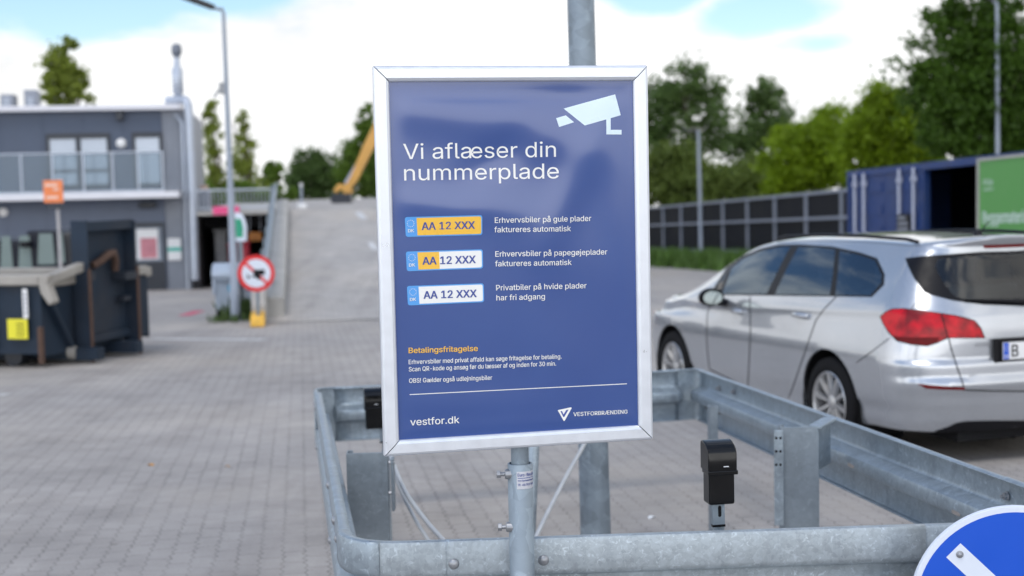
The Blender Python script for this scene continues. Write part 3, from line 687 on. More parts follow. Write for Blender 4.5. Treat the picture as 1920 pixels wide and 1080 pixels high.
cable('grey_cable', 'grey cable hanging in a curve, inner strand of the pair behind the sign', [(728, 838, 6.15), (735, 868, 6.05), (752, 920, 5.95), (780, 976, 5.85), (797, 1004, 5.75), (835, 1060, 5.62), (850, 1076, 5.58)], .0085)
cable('grey_cable', 'straight grey cable slanting down from the mast to the foot of the stake', [(1103, 818, 6.5), (1090, 843, 6.4), (1062, 893, 6.2), (1030, 955, 6.0), (1006, 1005, 5.85), (984, 1052, 5.7)], .0095)

# ------------------------------------------------------------------ black sensor heads on small posts
def sensor(px, ptop, Y, pbase, label, rz, bx=-.006):
    c = at(px, 885, Y); sc_ = 1.0; zt = at(px, ptop, Y).z
    t = thing('sensor_post', label, 'sensor post', (c.x, Y, G(Y)), rz, 'black sensor heads inside the barrier')
    z0 = zt - G(Y); L = lambda m, nm, mat, **k: m.build(nm, mat, t, world=False, **k)
    X3 = (Vector((0, 1, 0)), Vector((0, 0, 1)), Vector((1, 0, 0)))
    wid = .083
    low = [(-.036, -.198), (.030, -.198), (.030, -.09), (-.036, -.09)]
    m = MB(); m.prism([(a, b_ + z0) for a, b_ in low], (0, 0, 0), X3, -wid / 2, wid / 2); body = L(m, 'housing', M['black'], bevel=.006)
    capp = [(.040, -.092), (.040, -.010), (.034, -.002), (.018, 0), (-.008, -.004), (-.028, -.012), (-.040, -.022), (-.046, -.034), (-.046, -.09), (-.044, -.098), (-.028, -.098)]
    m = MB(); m.prism([(a, b_ + z0) for a, b_ in capp], (0, 0, 0), X3, -wid / 2 - .005, wid / 2 + .005); L(m, 'hood', M['black'], bevel=.004, smooth=35)
    m = MB(); m.prism([(a, b_ + z0) for a, b_ in [(-.049, -.088), (-.049, -.102), (.02, -.102), (.02, -.088)]], (0, 0, 0), X3, -wid / 2 - .0065, wid / 2 + .0075); L(m, 'hood_rim', M['black'], bevel=.003)
    m = MB(); m.box((.010, -.0475, z0 - .075), (.017, .002, .003)); L(m, 'name_plate', M['alu'])
    m = MB(); m.box((bx, -.012, z0 - .232), (.040, .012, .075)); m.box((bx, -.012, z0 - .268), (.043, .016, .008), mi=1); br_ = L(m, 'bracket', [M['galv_pole'], M['black']], bevel=.0015)
    m = MB()
    ring = [(.0055 * math.cos(a), .0125 * (1 if math.sin(a) > 0 else -1) + .0055 * math.sin(a)) for a in np.linspace(0, 2 * math.pi, 20, endpoint=False)]
    m.prism(ring, (bx + .003, -.0185, z0 - .222), (Vector((1, 0, 0)), Vector((0, 0, 1)), Vector((0, 1, 0))), 0, .001); L(m, 'slot', M['rubber'])
    m = MB(); m.tube([(bx + .010, .012, 0), (bx + .010, .012, z0 - (.15 if bx < 0 else .19))], .0175, 16); L(m, 'post', M['galv'], smooth=50)
    return t
sensor(1347, 825.5, 4.42, 988, 'black sensor head on a small post just behind the front rail', .17)
sensor(704, 727, 6.9, 812, 'black sensor head half hidden behind the left edge of the blue poster', .17, .046)

# ------------------------------------------------------------------ the blue arrow sign at the right
YB = 3.98; BC = at(1905, 1141, YB); RB = 198 * YB / F
bn = Vector((-.10, -1, 0)).normalized(); bu = Vector((-bn.y, bn.x, 0)); AX = (bu, Vector((0, 0, 1)), bn)
arrow_sign = thing('keep_right_sign', 'round blue keep-right sign with white arrow and white rim', 'road sign', (BC.x, BC.y, G(YB)))
M['sign_blue'] = plain('sign_blue', (.0, .075, .53), .4, 0, .03, 6)
M['sign_white'] = plain('sign_white', (.66, .71, .80), .35, 0, .03, 6)
M['sign_red'] = plain('sign_red', (.66, .010, .012), .35, 0, .04, 6)
m = MB(); m.lathe(BC, [(RB - .004, -.022), (RB, -.020), (RB, -.002), (RB - .0015, 0), (0, 0)], AX, 96); m.build('sign_plate', M['sign_white'], arrow_sign, smooth=40)
def disc(c, r, z, ax, n=96): return [c + ax[0] * (r * math.cos(2 * math.pi * k / n)) + ax[1] * (r * math.sin(2 * math.pi * k / n)) + ax[2] * z for k in range(n)]
m = MB(); v = disc(BC, RB - .0165, .0007, AX); m.add(v, [tuple(range(len(v)))]); bd = m.build('blue_face', M['sign_blue'], arrow_sign)
k45 = .7071; th_ = math.radians(-44)
def ar(u, v): c, s = math.cos(th_), math.sin(th_); return BC + bu * (u * c - v * s) + Vector((0, 0, 1)) * (u * s + v * c) + bn * .0014
hw = .0285
m = MB(); m.add([ar(*p) for p in [(-.243, -hw), (.09, -hw), (.0, -.115), (.062, -.115), (.205, 0), (.062, .115), (.0, .115), (.09, hw), (-.243, hw)]], [tuple(range(9))]); m.build('arrow', M['sign_white'], bd)
q = ar(-.222, .004); m = MB(); m.lathe(q, [(.0105, 0), (.0105, .002), (.0075, .0025), (.0075, .006), (.005, .0085), (0, .009)], AX, 16); m.build('fixing_bolt', M['steel'], arrow_sign, smooth=50)
pc = BC - bn * .055
m = MB(); m.tube([(pc.x, pc.y, G(YB) - .02), (pc.x, pc.y, BC.z + .12)], .030, 20); m.build('sign_post', M['galv_pole'], arrow_sign, smooth=50)
for dz in (-.1, .08):
    m = MB(); m.box((pc.x, pc.y, BC.z + dz), (.09, .075, .03), (bu, bn, Vector((0, 0, 1)))); m.build('clamp', M['galv_dull'], arrow_sign, bevel=.003)
M['weed'] = plain('weed_green', (.055, .10, .018), .6, 0, .4, 12)
def weed(name, label, c, r, h, n, group=None, kind=None):
    m = MB()
    for _ in range(n):
        a = random.uniform(0, 6.28); d = random.random() ** .7 * r; b0 = Vector((c[0] + d * math.cos(a), c[1] + d * math.sin(a), 0)); b0.z = G(b0.y); lean = Vector((random.uniform(-1, 1), random.uniform(-1, 1), 0)) * h * .5
        hh = h * random.uniform(.4, 1.1); wv = Vector((math.cos(a * 3), math.sin(a * 3), 0)) * hh * .09; mid = b0 + lean * .4 + Vector((0, 0, hh * .6)); tp = b0 + lean + Vector((0, 0, hh))
        m.add([b0 - wv * .5, b0 + wv * .5, mid + wv, tp, mid - wv], [(0, 1, 2, 4), (2, 3, 4)])
    return tag(m.build(name, M['weed'], recalc=False), label, None if kind else 'weed', group, kind)
fw_ = gnd(1010, 1000)
weed('weed', 'small green weed growing by the foot of the leaning stake', (at(1011, 980, 6.05).x, 6.05), .04, .22, 40)
# ------------------------------------------------------------------ the silver estate car
CX, CY, CYAW = 3.07, 10.2, .305
_fw = Vector((-math.sin(CYAW), math.cos(CYAW), 0)); _fy = CY + _fw.y * 2.685
_fw.z = (G(_fy) - G(CY)) / 2.685; _fw.normalize(); _lf = Vector((math.cos(CYAW), math.sin(CYAW), 0)); _up = _lf.cross(_fw)
CM = Matrix(((_lf.x, _fw.x, _up.x, CX), (_lf.y, _fw.y, _up.y, CY), (_lf.z, _fw.z, _up.z, G(CY)), (0, 0, 0, 1)))
CI = CM.inverted(); CE = CI @ EYE; CI3 = CI.to_3x3()
car = thing('estate_car', 'silver estate car with red tail lights driving past the crash barrier', 'car', mat=CM); car.matrix_world = CM
def ip(tab, y): return float(np.interp(y, [a for a, _ in tab], [b_ for _, b_ in tab]))
def sm(tab, y): return sum(ip(tab, y + d) * k for d, k in ((-.16, .1), (-.08, .22), (0, .36), (.08, .22), (.16, .1)))
ZT = [(-1.1, 1.475), (-.55, 1.487), (0, 1.505), (.6, 1.508), (1.2, 1.495), (1.55, 1.465), (1.75, 1.425), (2.55, 1.045), (2.75, 1.0), (3.2, .93), (3.5, .84), (3.7, .74)]
ZS = [(-1.1, 1.03), (-.5, 1.015), (0, .995), (1, .965), (2, .935), (2.5, .925), (3, .87), (3.4, .77), (3.7, .68)]
ZR = [(-1.1, 1.37), (-.5, 1.392), (0, 1.418), (.6, 1.428), (1.2, 1.41), (1.6, 1.355), (2.0, 1.215), (2.4, 1.035), (2.6, .965), (3, .905), (3.4, .80), (3.7, .70)]
WR = [(-1.1, .575), (-.5, .60), (0, .615), (1.2, .615), (1.6, .625), (2.0, .67), (2.4, .735), (2.6, .77), (3, .74), (3.4, .66), (3.7, .6)]
WBt = [(-1.1, .79), (-.5, .822), (0, .84), (1, .845), (2, .84), (2.5, .825), (3, .795), (3.4, .71), (3.7, .62)]
WX = [(-1.1, .86), (-.5, .895), (0, .912), (.6, .898), (1.3, .890), (2.1, .893), (2.7, .907), (3.0, .895), (3.3, .85), (3.7, .72)]
ZB = [(-1.1, .26), (-.7, .235), (-.3, .20), (0, .185), (2.7, .18), (3.3, .19), (3.7, .22)]
def section(y):
    wx, wb, wr, zs, zr, zt, zb = [sm(t, y) for t in (WX, WBt, WR, ZS, ZR, ZT, ZB)]
    pts = [(0, zb), (.55 * wx, zb), (wx - .10, zb + .004), (wx - .045, zb + .04), (wx - .030, zb + .14), (wx - .010, .44), (wx, .60), (wx - .002, .70), (wx - .020, .79), (wb * .8 + wx * .2, zs - .07), (wb, zs),
           (wb + (wr - wb) * .33 + .014, zs + (zr - zs) * .33), (wb + (wr - wb) * .67 + .016, zs + (zr - zs) * .67), (wr, zr), (wr - .055, zr + .50 * (zt - zr)), (.55 * wr, zt - .016), (0, zt)]
    out = []
    for i in range(len(pts) - 1):
        p0, p1, p2, p3 = [np.array(pts[k]) for k in (max(i - 1, 0), i, i + 1, min(i + 2, len(pts) - 1))]
        for k in range(7):
            t = k / 7; out.append(.5 * (2 * p1 + (p2 - p0) * t + (2 * p0 - 5 * p1 + 4 * p2 - p3) * t * t + (3 * p1 - p0 - 3 * p2 + p3) * t ** 3))
    out.append(np.array(pts[-1])); return np.array(out)
YREAR = [(.2, -.985), (.30, -1.02), (.40, -1.040), (.47, -1.050), (.51, -1.068), (.54, -1.074), (.562, -1.066), (.58, -1.046), (.65, -1.044), (.672, -1.042), (.69, -1.012), (.80, -1.012), (.90, -1.008), (.97, -.992), (1.03, -.965), (1.2, -.885), (1.36, -.815), (1.42, -.812), (1.455, -.835), (1.475, -.84), (1.52, -.80)]
YFRONT = [(.15, 3.50), (.40, 3.62), (.58, 3.645), (.72, 3.60), (.82, 3.50), (.92, 3.35), (1.1, 3.2)]
Y0R, Y0F = -.50, 2.95
rows = []
A = section(Y0R)
for k in range(24, -1, -1):                              # wrap round the tail
    a = (k / 24) * math.pi / 2; e = 2 / 3.3; row = []
    for x, z in A:
        yr = ip(YREAR, z); row.append((-x * (max(math.cos(a), 0) ** e), Y0R + (yr - Y0R) * (math.sin(a) ** e), z))
    rows.append(row)
for y in np.linspace(Y0R, Y0F, 76)[1:-1]: rows.append([(-x, y, z) for x, z in section(y)])
A = section(Y0F)
for k in range(0, 17):
    a = (k / 16) * math.pi / 2; e = 2 / 2.5; row = []
    for x, z in A:
        yr = max(ip(YFRONT, z), Y0F + .02); row.append((-x * (max(math.cos(a), 0) ** e), Y0F + (yr - Y0F) * (math.sin(a) ** e), z - (.05 * math.sin(a) ** 4 if z > .7 else 0)))
    rows.append(row)
bm = bmesh.new(); nj = len(A)
gv = [[bm.verts.new(p) for p in r] for r in rows]
for i in range(len(rows) - 1):
    for j in range(nj - 1): bm.faces.new((gv[i][j], gv[i][j + 1], gv[i + 1][j + 1], gv[i + 1][j]))
bmesh.ops.remove_doubles(bm, verts=bm.verts, dist=.0008)
bmesh.ops.dissolve_degenerate(bm, edges=bm.edges, dist=.0005)
bmesh.ops.recalc_face_normals(bm, faces=bm.faces)
if sum(f.normal.x * f.calc_area() for f in bm.faces if f.calc_center_median().x < -.5) > 0: bmesh.ops.reverse_faces(bm, faces=bm.faces)
TAG = bm.faces.layers.int.new('tag')
T_BODY, T_TRIM, T_GLASS, T_LAMP, T_LAMP2, T_REFL, T_DOORF, T_DOORR, T_BRAKE, T_GATE, T_BUMPER = range(11)
def car_px(p):
    q = CAMR.inverted() @ ((CM @ Vector(p)) - EYE); return (960 + F * q.x / -q.z, 540 - F * q.y / -q.z)
def car_ray(px, py): return (CI3 @ ray(px, py)).normalized()
def pip(p, poly):
    x, y = p; c = False; n = len(poly)
    for i in range(n):
        (x0, y0), (x1, y1) = poly[i], poly[i - 1]
        if (y0 > y) != (y1 > y) and x < (x1 - x0) * (y - y0) / (y1 - y0) + x0: c = not c
    return c
def imprint(poly, tg, mode='cam', only=None, pad=None, cond=None, delete=False):
    """cut the outline into the body's surface and tag the faces inside"""
    side = mode in ('side', 'top'); pad = pad or (.05 if side else 16)
    fn = (lambda c: (c.x, c.y)) if mode == 'top' else (lambda c: (c.y, c.z)) if side else car_px
    def ok(f):
        c = f.calc_center_median()
        if cond: return cond(c)
        return f.normal.x < -.2 if side else f.normal.dot(CE - c) > 0
    n = len(poly)
    for i in range(n):
        a, b_ = poly[i - 1], poly[i]
        if mode == 'top': no = Vector((b_[1] - a[1], -(b_[0] - a[0]), 0)); co = Vector((a[0], a[1], 0))
        elif side: no = Vector((0, b_[1] - a[1], -(b_[0] - a[0]))); co = Vector((0, a[0], a[1]))
        else: no = car_ray(*a).cross(car_ray(*b_)); co = CE
        if no.length < 1e-9: continue
        x0, x1 = min(a[0], b_[0]) - pad, max(a[0], b_[0]) + pad; y0, y1 = min(a[1], b_[1]) - pad, max(a[1], b_[1]) + pad
        sel = []
        for f in bm.faces:
            u, v = fn(f.calc_center_median())
            if x0 < u < x1 and y0 < v < y1 and ok(f): sel.append(f)
        if not sel: continue
        es = set(e for f in sel for e in f.edges); vs = set(v for f in sel for v in f.verts)
        bmesh.ops.bisect_plane(bm, geom=list(vs) + list(es) + sel, plane_co=co, plane_no=no.normalized(), dist=1e-5)
    hit = [f for f in bm.faces if ok(f) and pip(fn(f.calc_center_median()), poly) and (only is None or f[TAG] in only)]
    if delete: bmesh.ops.delete(bm, geom=hit, context='FACES')
    else:
        for f in hit: f[TAG] = tg
def curve(pts, k=4):                                    # smooth a closed outline a little
    out = []; n = len(pts)
    for i in range(n):
        p0, p1, p2, p3 = [np.array(pts[(i + d) % n], float) for d in (-1, 0, 1, 2)]
        for q in range(k):
            t = q / k; out.append(tuple(.5 * (2 * p1 + (p2 - p0) * t + (2 * p0 - 5 * p1 + 4 * p2 - p3) * t * t + (3 * p1 - p0 - 3 * p2 + p3) * t ** 3)))
    return out
# wheel arches
for wy in (0.0, 2.685):
    circ = [(wy + .372 * math.cos(a), .335 + .372 * math.sin(a)) for a in np.linspace(0, 2 * math.pi, 40, endpoint=False)]
    imprint(circ, 0, 'side', cond=lambda c: c.x < -.52, delete=True)
# glasshouse, traced on the flank
DLO = [(1337, 553), (1338, 540), (1362, 502), (1392, 480), (1425, 466), (1460, 458.5), (1500, 458), (1560, 462), (1612, 473), (1645, 484), (1659, 514), (1658, 534), (1635, 557)]
imprint(DLO, T_TRIM, only=(T_BODY,))
imprint([(1342, 550), (1343, 540), (1363, 508), (1350, 550)], T_GLASS, only=(T_TRIM,))
imprint([(1354, 550.5), (1372, 503), (1394, 485), (1428, 470.5), (1463, 463), (1482, 462), (1462, 500), (1437, 551)], T_GLASS, only=(T_TRIM,))
imprint([(1453, 551.5), (1472, 510), (1496, 463.5), (1530, 463.5), (1566, 467.5), (1562, 510), (1556, 553)], T_GLASS, only=(T_TRIM,))
imprint([(1566, 553.5), (1571, 510), (1574, 470), (1611, 478.5), (1641, 488.5), (1653, 516), (1652, 531), (1632, 553.5)], T_GLASS, only=(T_TRIM,))
# tailgate glass, spoiler lamp
imprint([(1697, 484), (1730, 480), (1841, 472), (1940, 470), (2250, 470), (2250, 572), (1940, 574.5), (1845, 571.5), (1788, 564), (1748, 554), (1733, 548), (1713, 521), (1703, 500)], T_TRIM, only=(T_BODY,))
imprint([(1759, 486), (1845, 477.5), (1940, 476), (2250, 476), (2250, 567), (1940, 569), (1850, 566), (1800, 559), (1786, 552), (1768, 528), (1753, 500)], T_GLASS, only=(T_TRIM,))
imprint([(1842, 459.5), (1900, 457.5), (2250, 457), (2250, 463.5), (1900, 464), (1846, 466)], T_BRAKE, only=(T_BODY,))
# windscreen
imprint([(.02, 1.80), (-.42, 1.83), (-.545, 1.88), (-.665, 2.36), (-.60, 2.44), (-.35, 2.50), (.02, 2.53)], T_GLASS, 'top', only=(T_BODY,), cond=lambda c: 1.72 < c.y < 2.6 and c.z > .98)
# lamps
OUTL = [(1651, 593.6), (1660, 586), (1671.6, 580), (1695, 579.2), (1730, 583), (1763.8, 588), (1776, 632.7), (1757, 642), (1739, 648), (1710, 645.5), (1682.5, 638.5), (1667, 622.5), (1656, 606)]
INL = [(1766.5, 588.4), (1790, 592), (1812, 596.7), (1828, 602.5), (1838, 615), (1845.5, 632.9), (1778.5, 633)]
ALL = [(1649.5, 593.6), (1659, 584.5), (1671.6, 578.5), (1695, 577.7), (1730, 581.5), (1763.8, 586.5), (1790, 590.5), (1812, 595), (1829, 601), (1839.5, 614), (1848, 634.5), (1778, 634.5), (1758, 643.5), (1739, 649.6), (1710, 647), (1681, 640), (1665, 623.5), (1654.5, 606)]
imprint(ALL, T_TRIM, only=(T_BODY,)); imprint(OUTL, T_LAMP, only=(T_TRIM,), pad=8); imprint(INL, T_LAMP2, only=(T_TRIM,), pad=8)
imprint([(1671, 630), (1700, 632), (1763, 632.5), (1757, 642), (1739, 648), (1710, 645.5), (1682.5, 638.5)], T_GATE, only=(T_LAMP,), pad=6)
imprint([(1718.5, 719.5), (1760, 723), (1808, 726), (1810.5, 731.5), (1770, 731), (1737, 729)], T_REFL, only=(T_BODY,), pad=8)
# black lower valance
imprint([(1700, 840), (1757, 806.5), (1778, 800), (1792, 793), (1812, 789.5), (1860, 788.5), (2250, 788), (2250, 840)], T_TRIM, only=(T_BODY,))
# panel gaps
def seam(pts, wd=2.4, tg=T_TRIM):
    for (x0, y0), (x1, y1) in zip(pts, pts[1:]):
        d = np.array([x1 - x0, y1 - y0]); d = d / np.linalg.norm(d); nn = np.array([-d[1], d[0]]) * wd / 2; e = d * .4
        imprint([(x0 + nn[0] - e[0], y0 + nn[1] - e[1]), (x1 + nn[0] + e[0], y1 + nn[1] + e[1]), (x1 - nn[0] + e[0], y1 - nn[1] + e[1]), (x0 - nn[0] - e[0], y0 - nn[1] - e[1])], tg, only=(T_BODY,), pad=10)
seam([(1779, 635), (1784, 655), (1795, 690), (1803, 712), (1808, 729)], 2.6); seam([(1806, 731), (1860, 733), (1940, 734), (2250, 734)], 2.6)
seam([(1606, 680), (1640, 655), (1668, 634)], 2.0); seam([(1733, 549), (1720, 566), (1709, 578)], 1.8)
seam([(1406, 556), (1407, 620), (1404, 690), (1402, 726)], 2.2)
seam([(1568, 556), (1545, 580), (1530, 600), (1516, 640), (1501, 684), (1488, 722), (1479, 745)], 2.2)
seam([(1336, 556), (1326, 590), (1325, 640), (1330, 690)], 1.8)
seam([(1330, 692), (1402, 728), (1479, 757)], 2.2)
imprint([(1326, 556), (1405, 556), (1406, 620), (1401, 728), (1331, 692), (1325, 640)], T_DOORF, only=(T_BODY,))
imprint([(1407, 556), (1567, 556), (1545, 580), (1530, 600), (1501, 684), (1480, 750), (1403, 728), (1405, 690), (1408, 620)], T_DOORR, only=(T_BODY,))
# mirror to the right-hand half
geo = bm.verts[:] + bm.edges[:] + bm.faces[:]
dup_ = bmesh.ops.duplicate(bm, geom=geo); nv = [g for g in dup_['geom'] if isinstance(g, bmesh.types.BMVert)]; nf = [g for g in dup_['geom'] if isinstance(g, bmesh.types.BMFace)]
for v in nv: v.co.x = -v.co.x
bmesh.ops.reverse_faces(bm, faces=nf)
bmesh.ops.remove_doubles(bm, verts=[v for v in bm.verts if abs(v.co.x) < .002], dist=.0015)
n = NT('silver_paint')
fl = n.noise(900, 1); n.set(Base_Color=n.mix(n.rng(n.noise(2, 3), .3, .7, 0, 1), (.42, .44, .47), (.46, .48, .51)), Metallic=.66, Roughness=n.rng(fl, .3, .7, .22, .30), Coat_Weight=1.0, Coat_Roughness=.02, Coat_IOR=1.75); M['silver'] = n.m
M['trim'] = plain('black_trim', (.006, .006, .008), .4, 0, .1, 20, spec=.2)
M['cabin'] = plain('cabin_dark', (.075, .078, .085), .8, 0, .15, 8)
n = NT('car_glass'); n.t.nodes.remove(n.p); tr = n.n('ShaderNodeBsdfTransparent'); tr.inputs[0].default_value = (.42, .53, .62, 1); gl = n.n('ShaderNodeBsdfGlossy'); gl.inputs['Roughness'].default_value = .02; gl.inputs['Color'].default_value = (.72, .86, 1, 1)  # gloss tinted blue in place of a blue sky reflected in the windows
fr = n.n('ShaderNodeFresnel'); fr.inputs['IOR'].default_value = 2.1; n_side = n; ms = n.n('ShaderNodeMixShader'); n.l(fr.outputs[0], ms.inputs[0]); n.l(tr.outputs[0], ms.inputs[1]); n.l(gl.outputs[0], ms.inputs[2]); n.l(ms.outputs[0], n.out.inputs[0]); M['glass'] = n.m
n = NT('rear_glass'); n.t.nodes.remove(n.p); tr = n.n('ShaderNodeBsdfTransparent'); tr.inputs[0].default_value = (.66, .72, .72, 1); gl = n.n('ShaderNodeBsdfGlossy'); gl.inputs['Roughness'].default_value = .03; fr = n.n('ShaderNodeFresnel'); fr.inputs['IOR'].default_value = 1.7; ms = n.n('ShaderNodeMixShader'); n.l(fr.outputs[0], ms.inputs[0]); n.l(tr.outputs[0], ms.inputs[1]); n.l(gl.outputs[0], ms.inputs[2]); n.l(ms.outputs[0], n.out.inputs[0]); M['rear_glass'] = n.m
n = NT('red_lens'); f1 = n.noise(9, 3); n.set(Base_Color=n.mix(n.rng(f1, .38, .62, 0, 1), (.17, .001, .004), (.56, .003, .012)), Roughness=.3, Coat_Weight=.1, Coat_Roughness=.03); n.p.inputs['Specular IOR Level'].default_value = .3; M['red_lens'] = n.m
M['dark_red'] = plain('dark_red_lens', (.12, .004, .005), .35, 0, .2, 20, spec=.15)
def bm_part(faces, name, mats, par, solid=0.0):
    b2 = bmesh.new(); vm = {}
    for f in faces:
        for v in f.verts:
            if v not in vm: vm[v] = b2.verts.new(v.co)
    for f in faces:
        try: g = b2.faces.new([vm[v] for v in f.verts]); g.smooth = True; g.material_index = 1 if f[TAG] == T_TRIM and len(mats) > 1 else 0
        except ValueError: pass
    me = bpy.data.meshes.new(name); b2.to_mesh(me); b2.free()
    for m_ in mats: me.materials.append(m_)
    o = bpy.data.objects.new(name, me); COL.objects.link(o); o.parent = par
    if solid:
        md = o.modifiers.new('shell', 'SOLIDIFY'); md.thickness = solid; md.offset = -1; md.material_offset = 2; md.use_rim = False
    return o
def sides(tags): return ([f for f in bm.faces if f[TAG] in tags and f.calc_center_median().x < 0], [f for f in bm.faces if f[TAG] in tags and f.calc_center_median().x >= 0])
doors = []
def split(faces, n=0):
    faces = set(faces); out = []
    while faces:
        st = [faces.pop()]; comp = []
        while st:
            f = st.pop(); comp.append(f)
            for e in f.edges:
                for g in e.link_faces:
                    if g in faces: faces.remove(g); st.append(g)
        out.append(comp)
    return out
for tg in (T_DOORF, T_DOORR):
    for fs in sides((tg,)):
        for comp in sorted(split(fs), key=len)[:-1]:
            for f in comp: f[TAG] = T_BODY
body = bm_part([f for f in bm.faces if f[TAG] in (T_BODY, T_TRIM)], 'body', [M['silver'], M['trim'], M['cabin']], car, .018)
for tg in (T_DOORF, T_DOORR):
    for fs in sides((tg,)):
        if fs: d_ = bm_part(fs, 'door', [M['silver']], car); doors.append((tg, fs[0].calc_center_median().x < 0, d_))
gl_l, gl_r = [f for f in bm.faces if f[TAG] == T_GLASS], None
def split(faces, n=0):
    faces = set(faces); out = []
    while faces:
        st = [faces.pop()]; comp = []
        while st:
            f = st.pop(); comp.append(f)
            for e in f.edges:
                for g in e.link_faces:
                    if g in faces: faces.remove(g); st.append(g)
        out.append(comp)
    return out
for comp in split(gl_l):
    cy = sum(f.calc_center_median().y for f in comp) / len(comp); bm_part(comp, 'rear_window' if cy < -.7 else 'windscreen' if cy > 1.95 else 'side_window', [M['rear_glass' if cy < -.7 or cy > 1.95 else 'glass']], car)
for tg, nm in ((T_LAMP, 'tail_light'), (T_LAMP2, 'tailgate_light'), (T_GATE, 'indicator_light'), (T_REFL, 'reflector'), (T_BRAKE, 'brake_light')):
    for comp in split([f for f in bm.faces if f[TAG] == tg]):
        if len(comp) > 1: bm_part(comp, nm, [M['red_lens'] if nm.startswith('tail') else M['dark_red']], car)
bvh = BVHTree.FromBMesh(bm)
def on_car(px, py):
    h = bvh.ray_cast(CE, car_ray(px, py)); return h[0], h[1]
# windscreen: dark glass over the front slope
L = dict(world=False)
def cpart(m, nm, mat, par=None, **k): return m.build(nm, mat, par or car, world=False, **k)
for px, py, ln in ((1384, 584, .17), (1503, 592, .20)):
    p, nn = on_car(px, py)
    print('handle', p, nn)
    if p is None: continue
    for sx in (1, -1):
        pp = Vector((p.x * sx, p.y, p.z)); no = Vector((nn.x * sx, nn.y, nn.z)); m = MB()
        m.tube([pp + Vector((0, -ln / 2, 0)) + no * .004, pp + Vector((0, -ln / 2 + .02, 0)) + no * .022, pp + Vector((0, 0, 0)) + no * .032, pp + Vector((0, ln / 2 - .02, 0)) + no * .022, pp + Vector((0, ln / 2, 0)) + no * .004], [.012, .019, .020, .019, .012], 12)
        par = [d for t_, s_, d in doors if (t_ == (T_DOORF if px < 1450 else T_DOORR)) and s_ == (sx == 1)]
        cpart(m, 'handle', M['silver'], par[0] if par else car, smooth=60)
# wheels
M['alloy'] = plain('alloy_rim', (.50, .50, .50), .32, .75, .08, 20)
def wheel(sx, wy, steer=0):
    c = (sx * .79, wy, .325); ax = (Vector((0, 1, 0)), Vector((0, 0, 1)), Vector((sx, 0, 0))); m = MB()
    m.lathe(c, [(.225, -.10), (.30, -.105), (.319, -.09), (.325, -.06), (.325, .06), (.319, .09), (.305, .102), (.24, .108), (.222, .100)], ax, 48, caps=False)
    wh = thing('wheel', None, None); wh.parent = car
    m.build('tyre', M['rubber'], wh, world=False, smooth=40)
    m = MB(); m.lathe(c, [(.224, .102), (.218, .108), (.205, .096), (.198, .05), (.195, -.02)], ax, 48, caps=False)
    for q in range(10):
        a = 2 * math.pi * q / 10 + .2; r0, r1 = .04, .205; w0, w1 = .017, .026; u = Vector((0, math.cos(a), math.sin(a))); v = Vector((0, -math.sin(a), math.cos(a))); xx = Vector((sx, 0, 0)); cc = Vector(c)
        vs = []
        for r_, w_, d0 in ((r0, w0, .078), ((r0 + r1) / 2, w0 * 1.05, .094), (r1, w1, .096)):
            vs += [cc + u * r_ + v * w_ + xx * (d0 - .03), cc + u * r_ + v * (w_ * .6) + xx * d0, cc + u * r_ - v * (w_ * .6) + xx * d0, cc + u * r_ - v * w_ + xx * (d0 - .03)]
        m.add(vs, [(i * 4 + k, i * 4 + k + 1, i * 4 + k + 5, i * 4 + k + 4) for i in range(2) for k in range(3)])
    m.lathe(c, [(.055, .06), (.05, .084), (.03, .092), (0, .093)], ax, 24)
    m.build('rim', M['alloy'], wh, world=False, smooth=35)
    m = MB(); m.lathe(c, [(.16, .02), (.16, .03), (0, .03)], ax, 32); m.build('brake_disc', M['cabin'], wh, world=False)
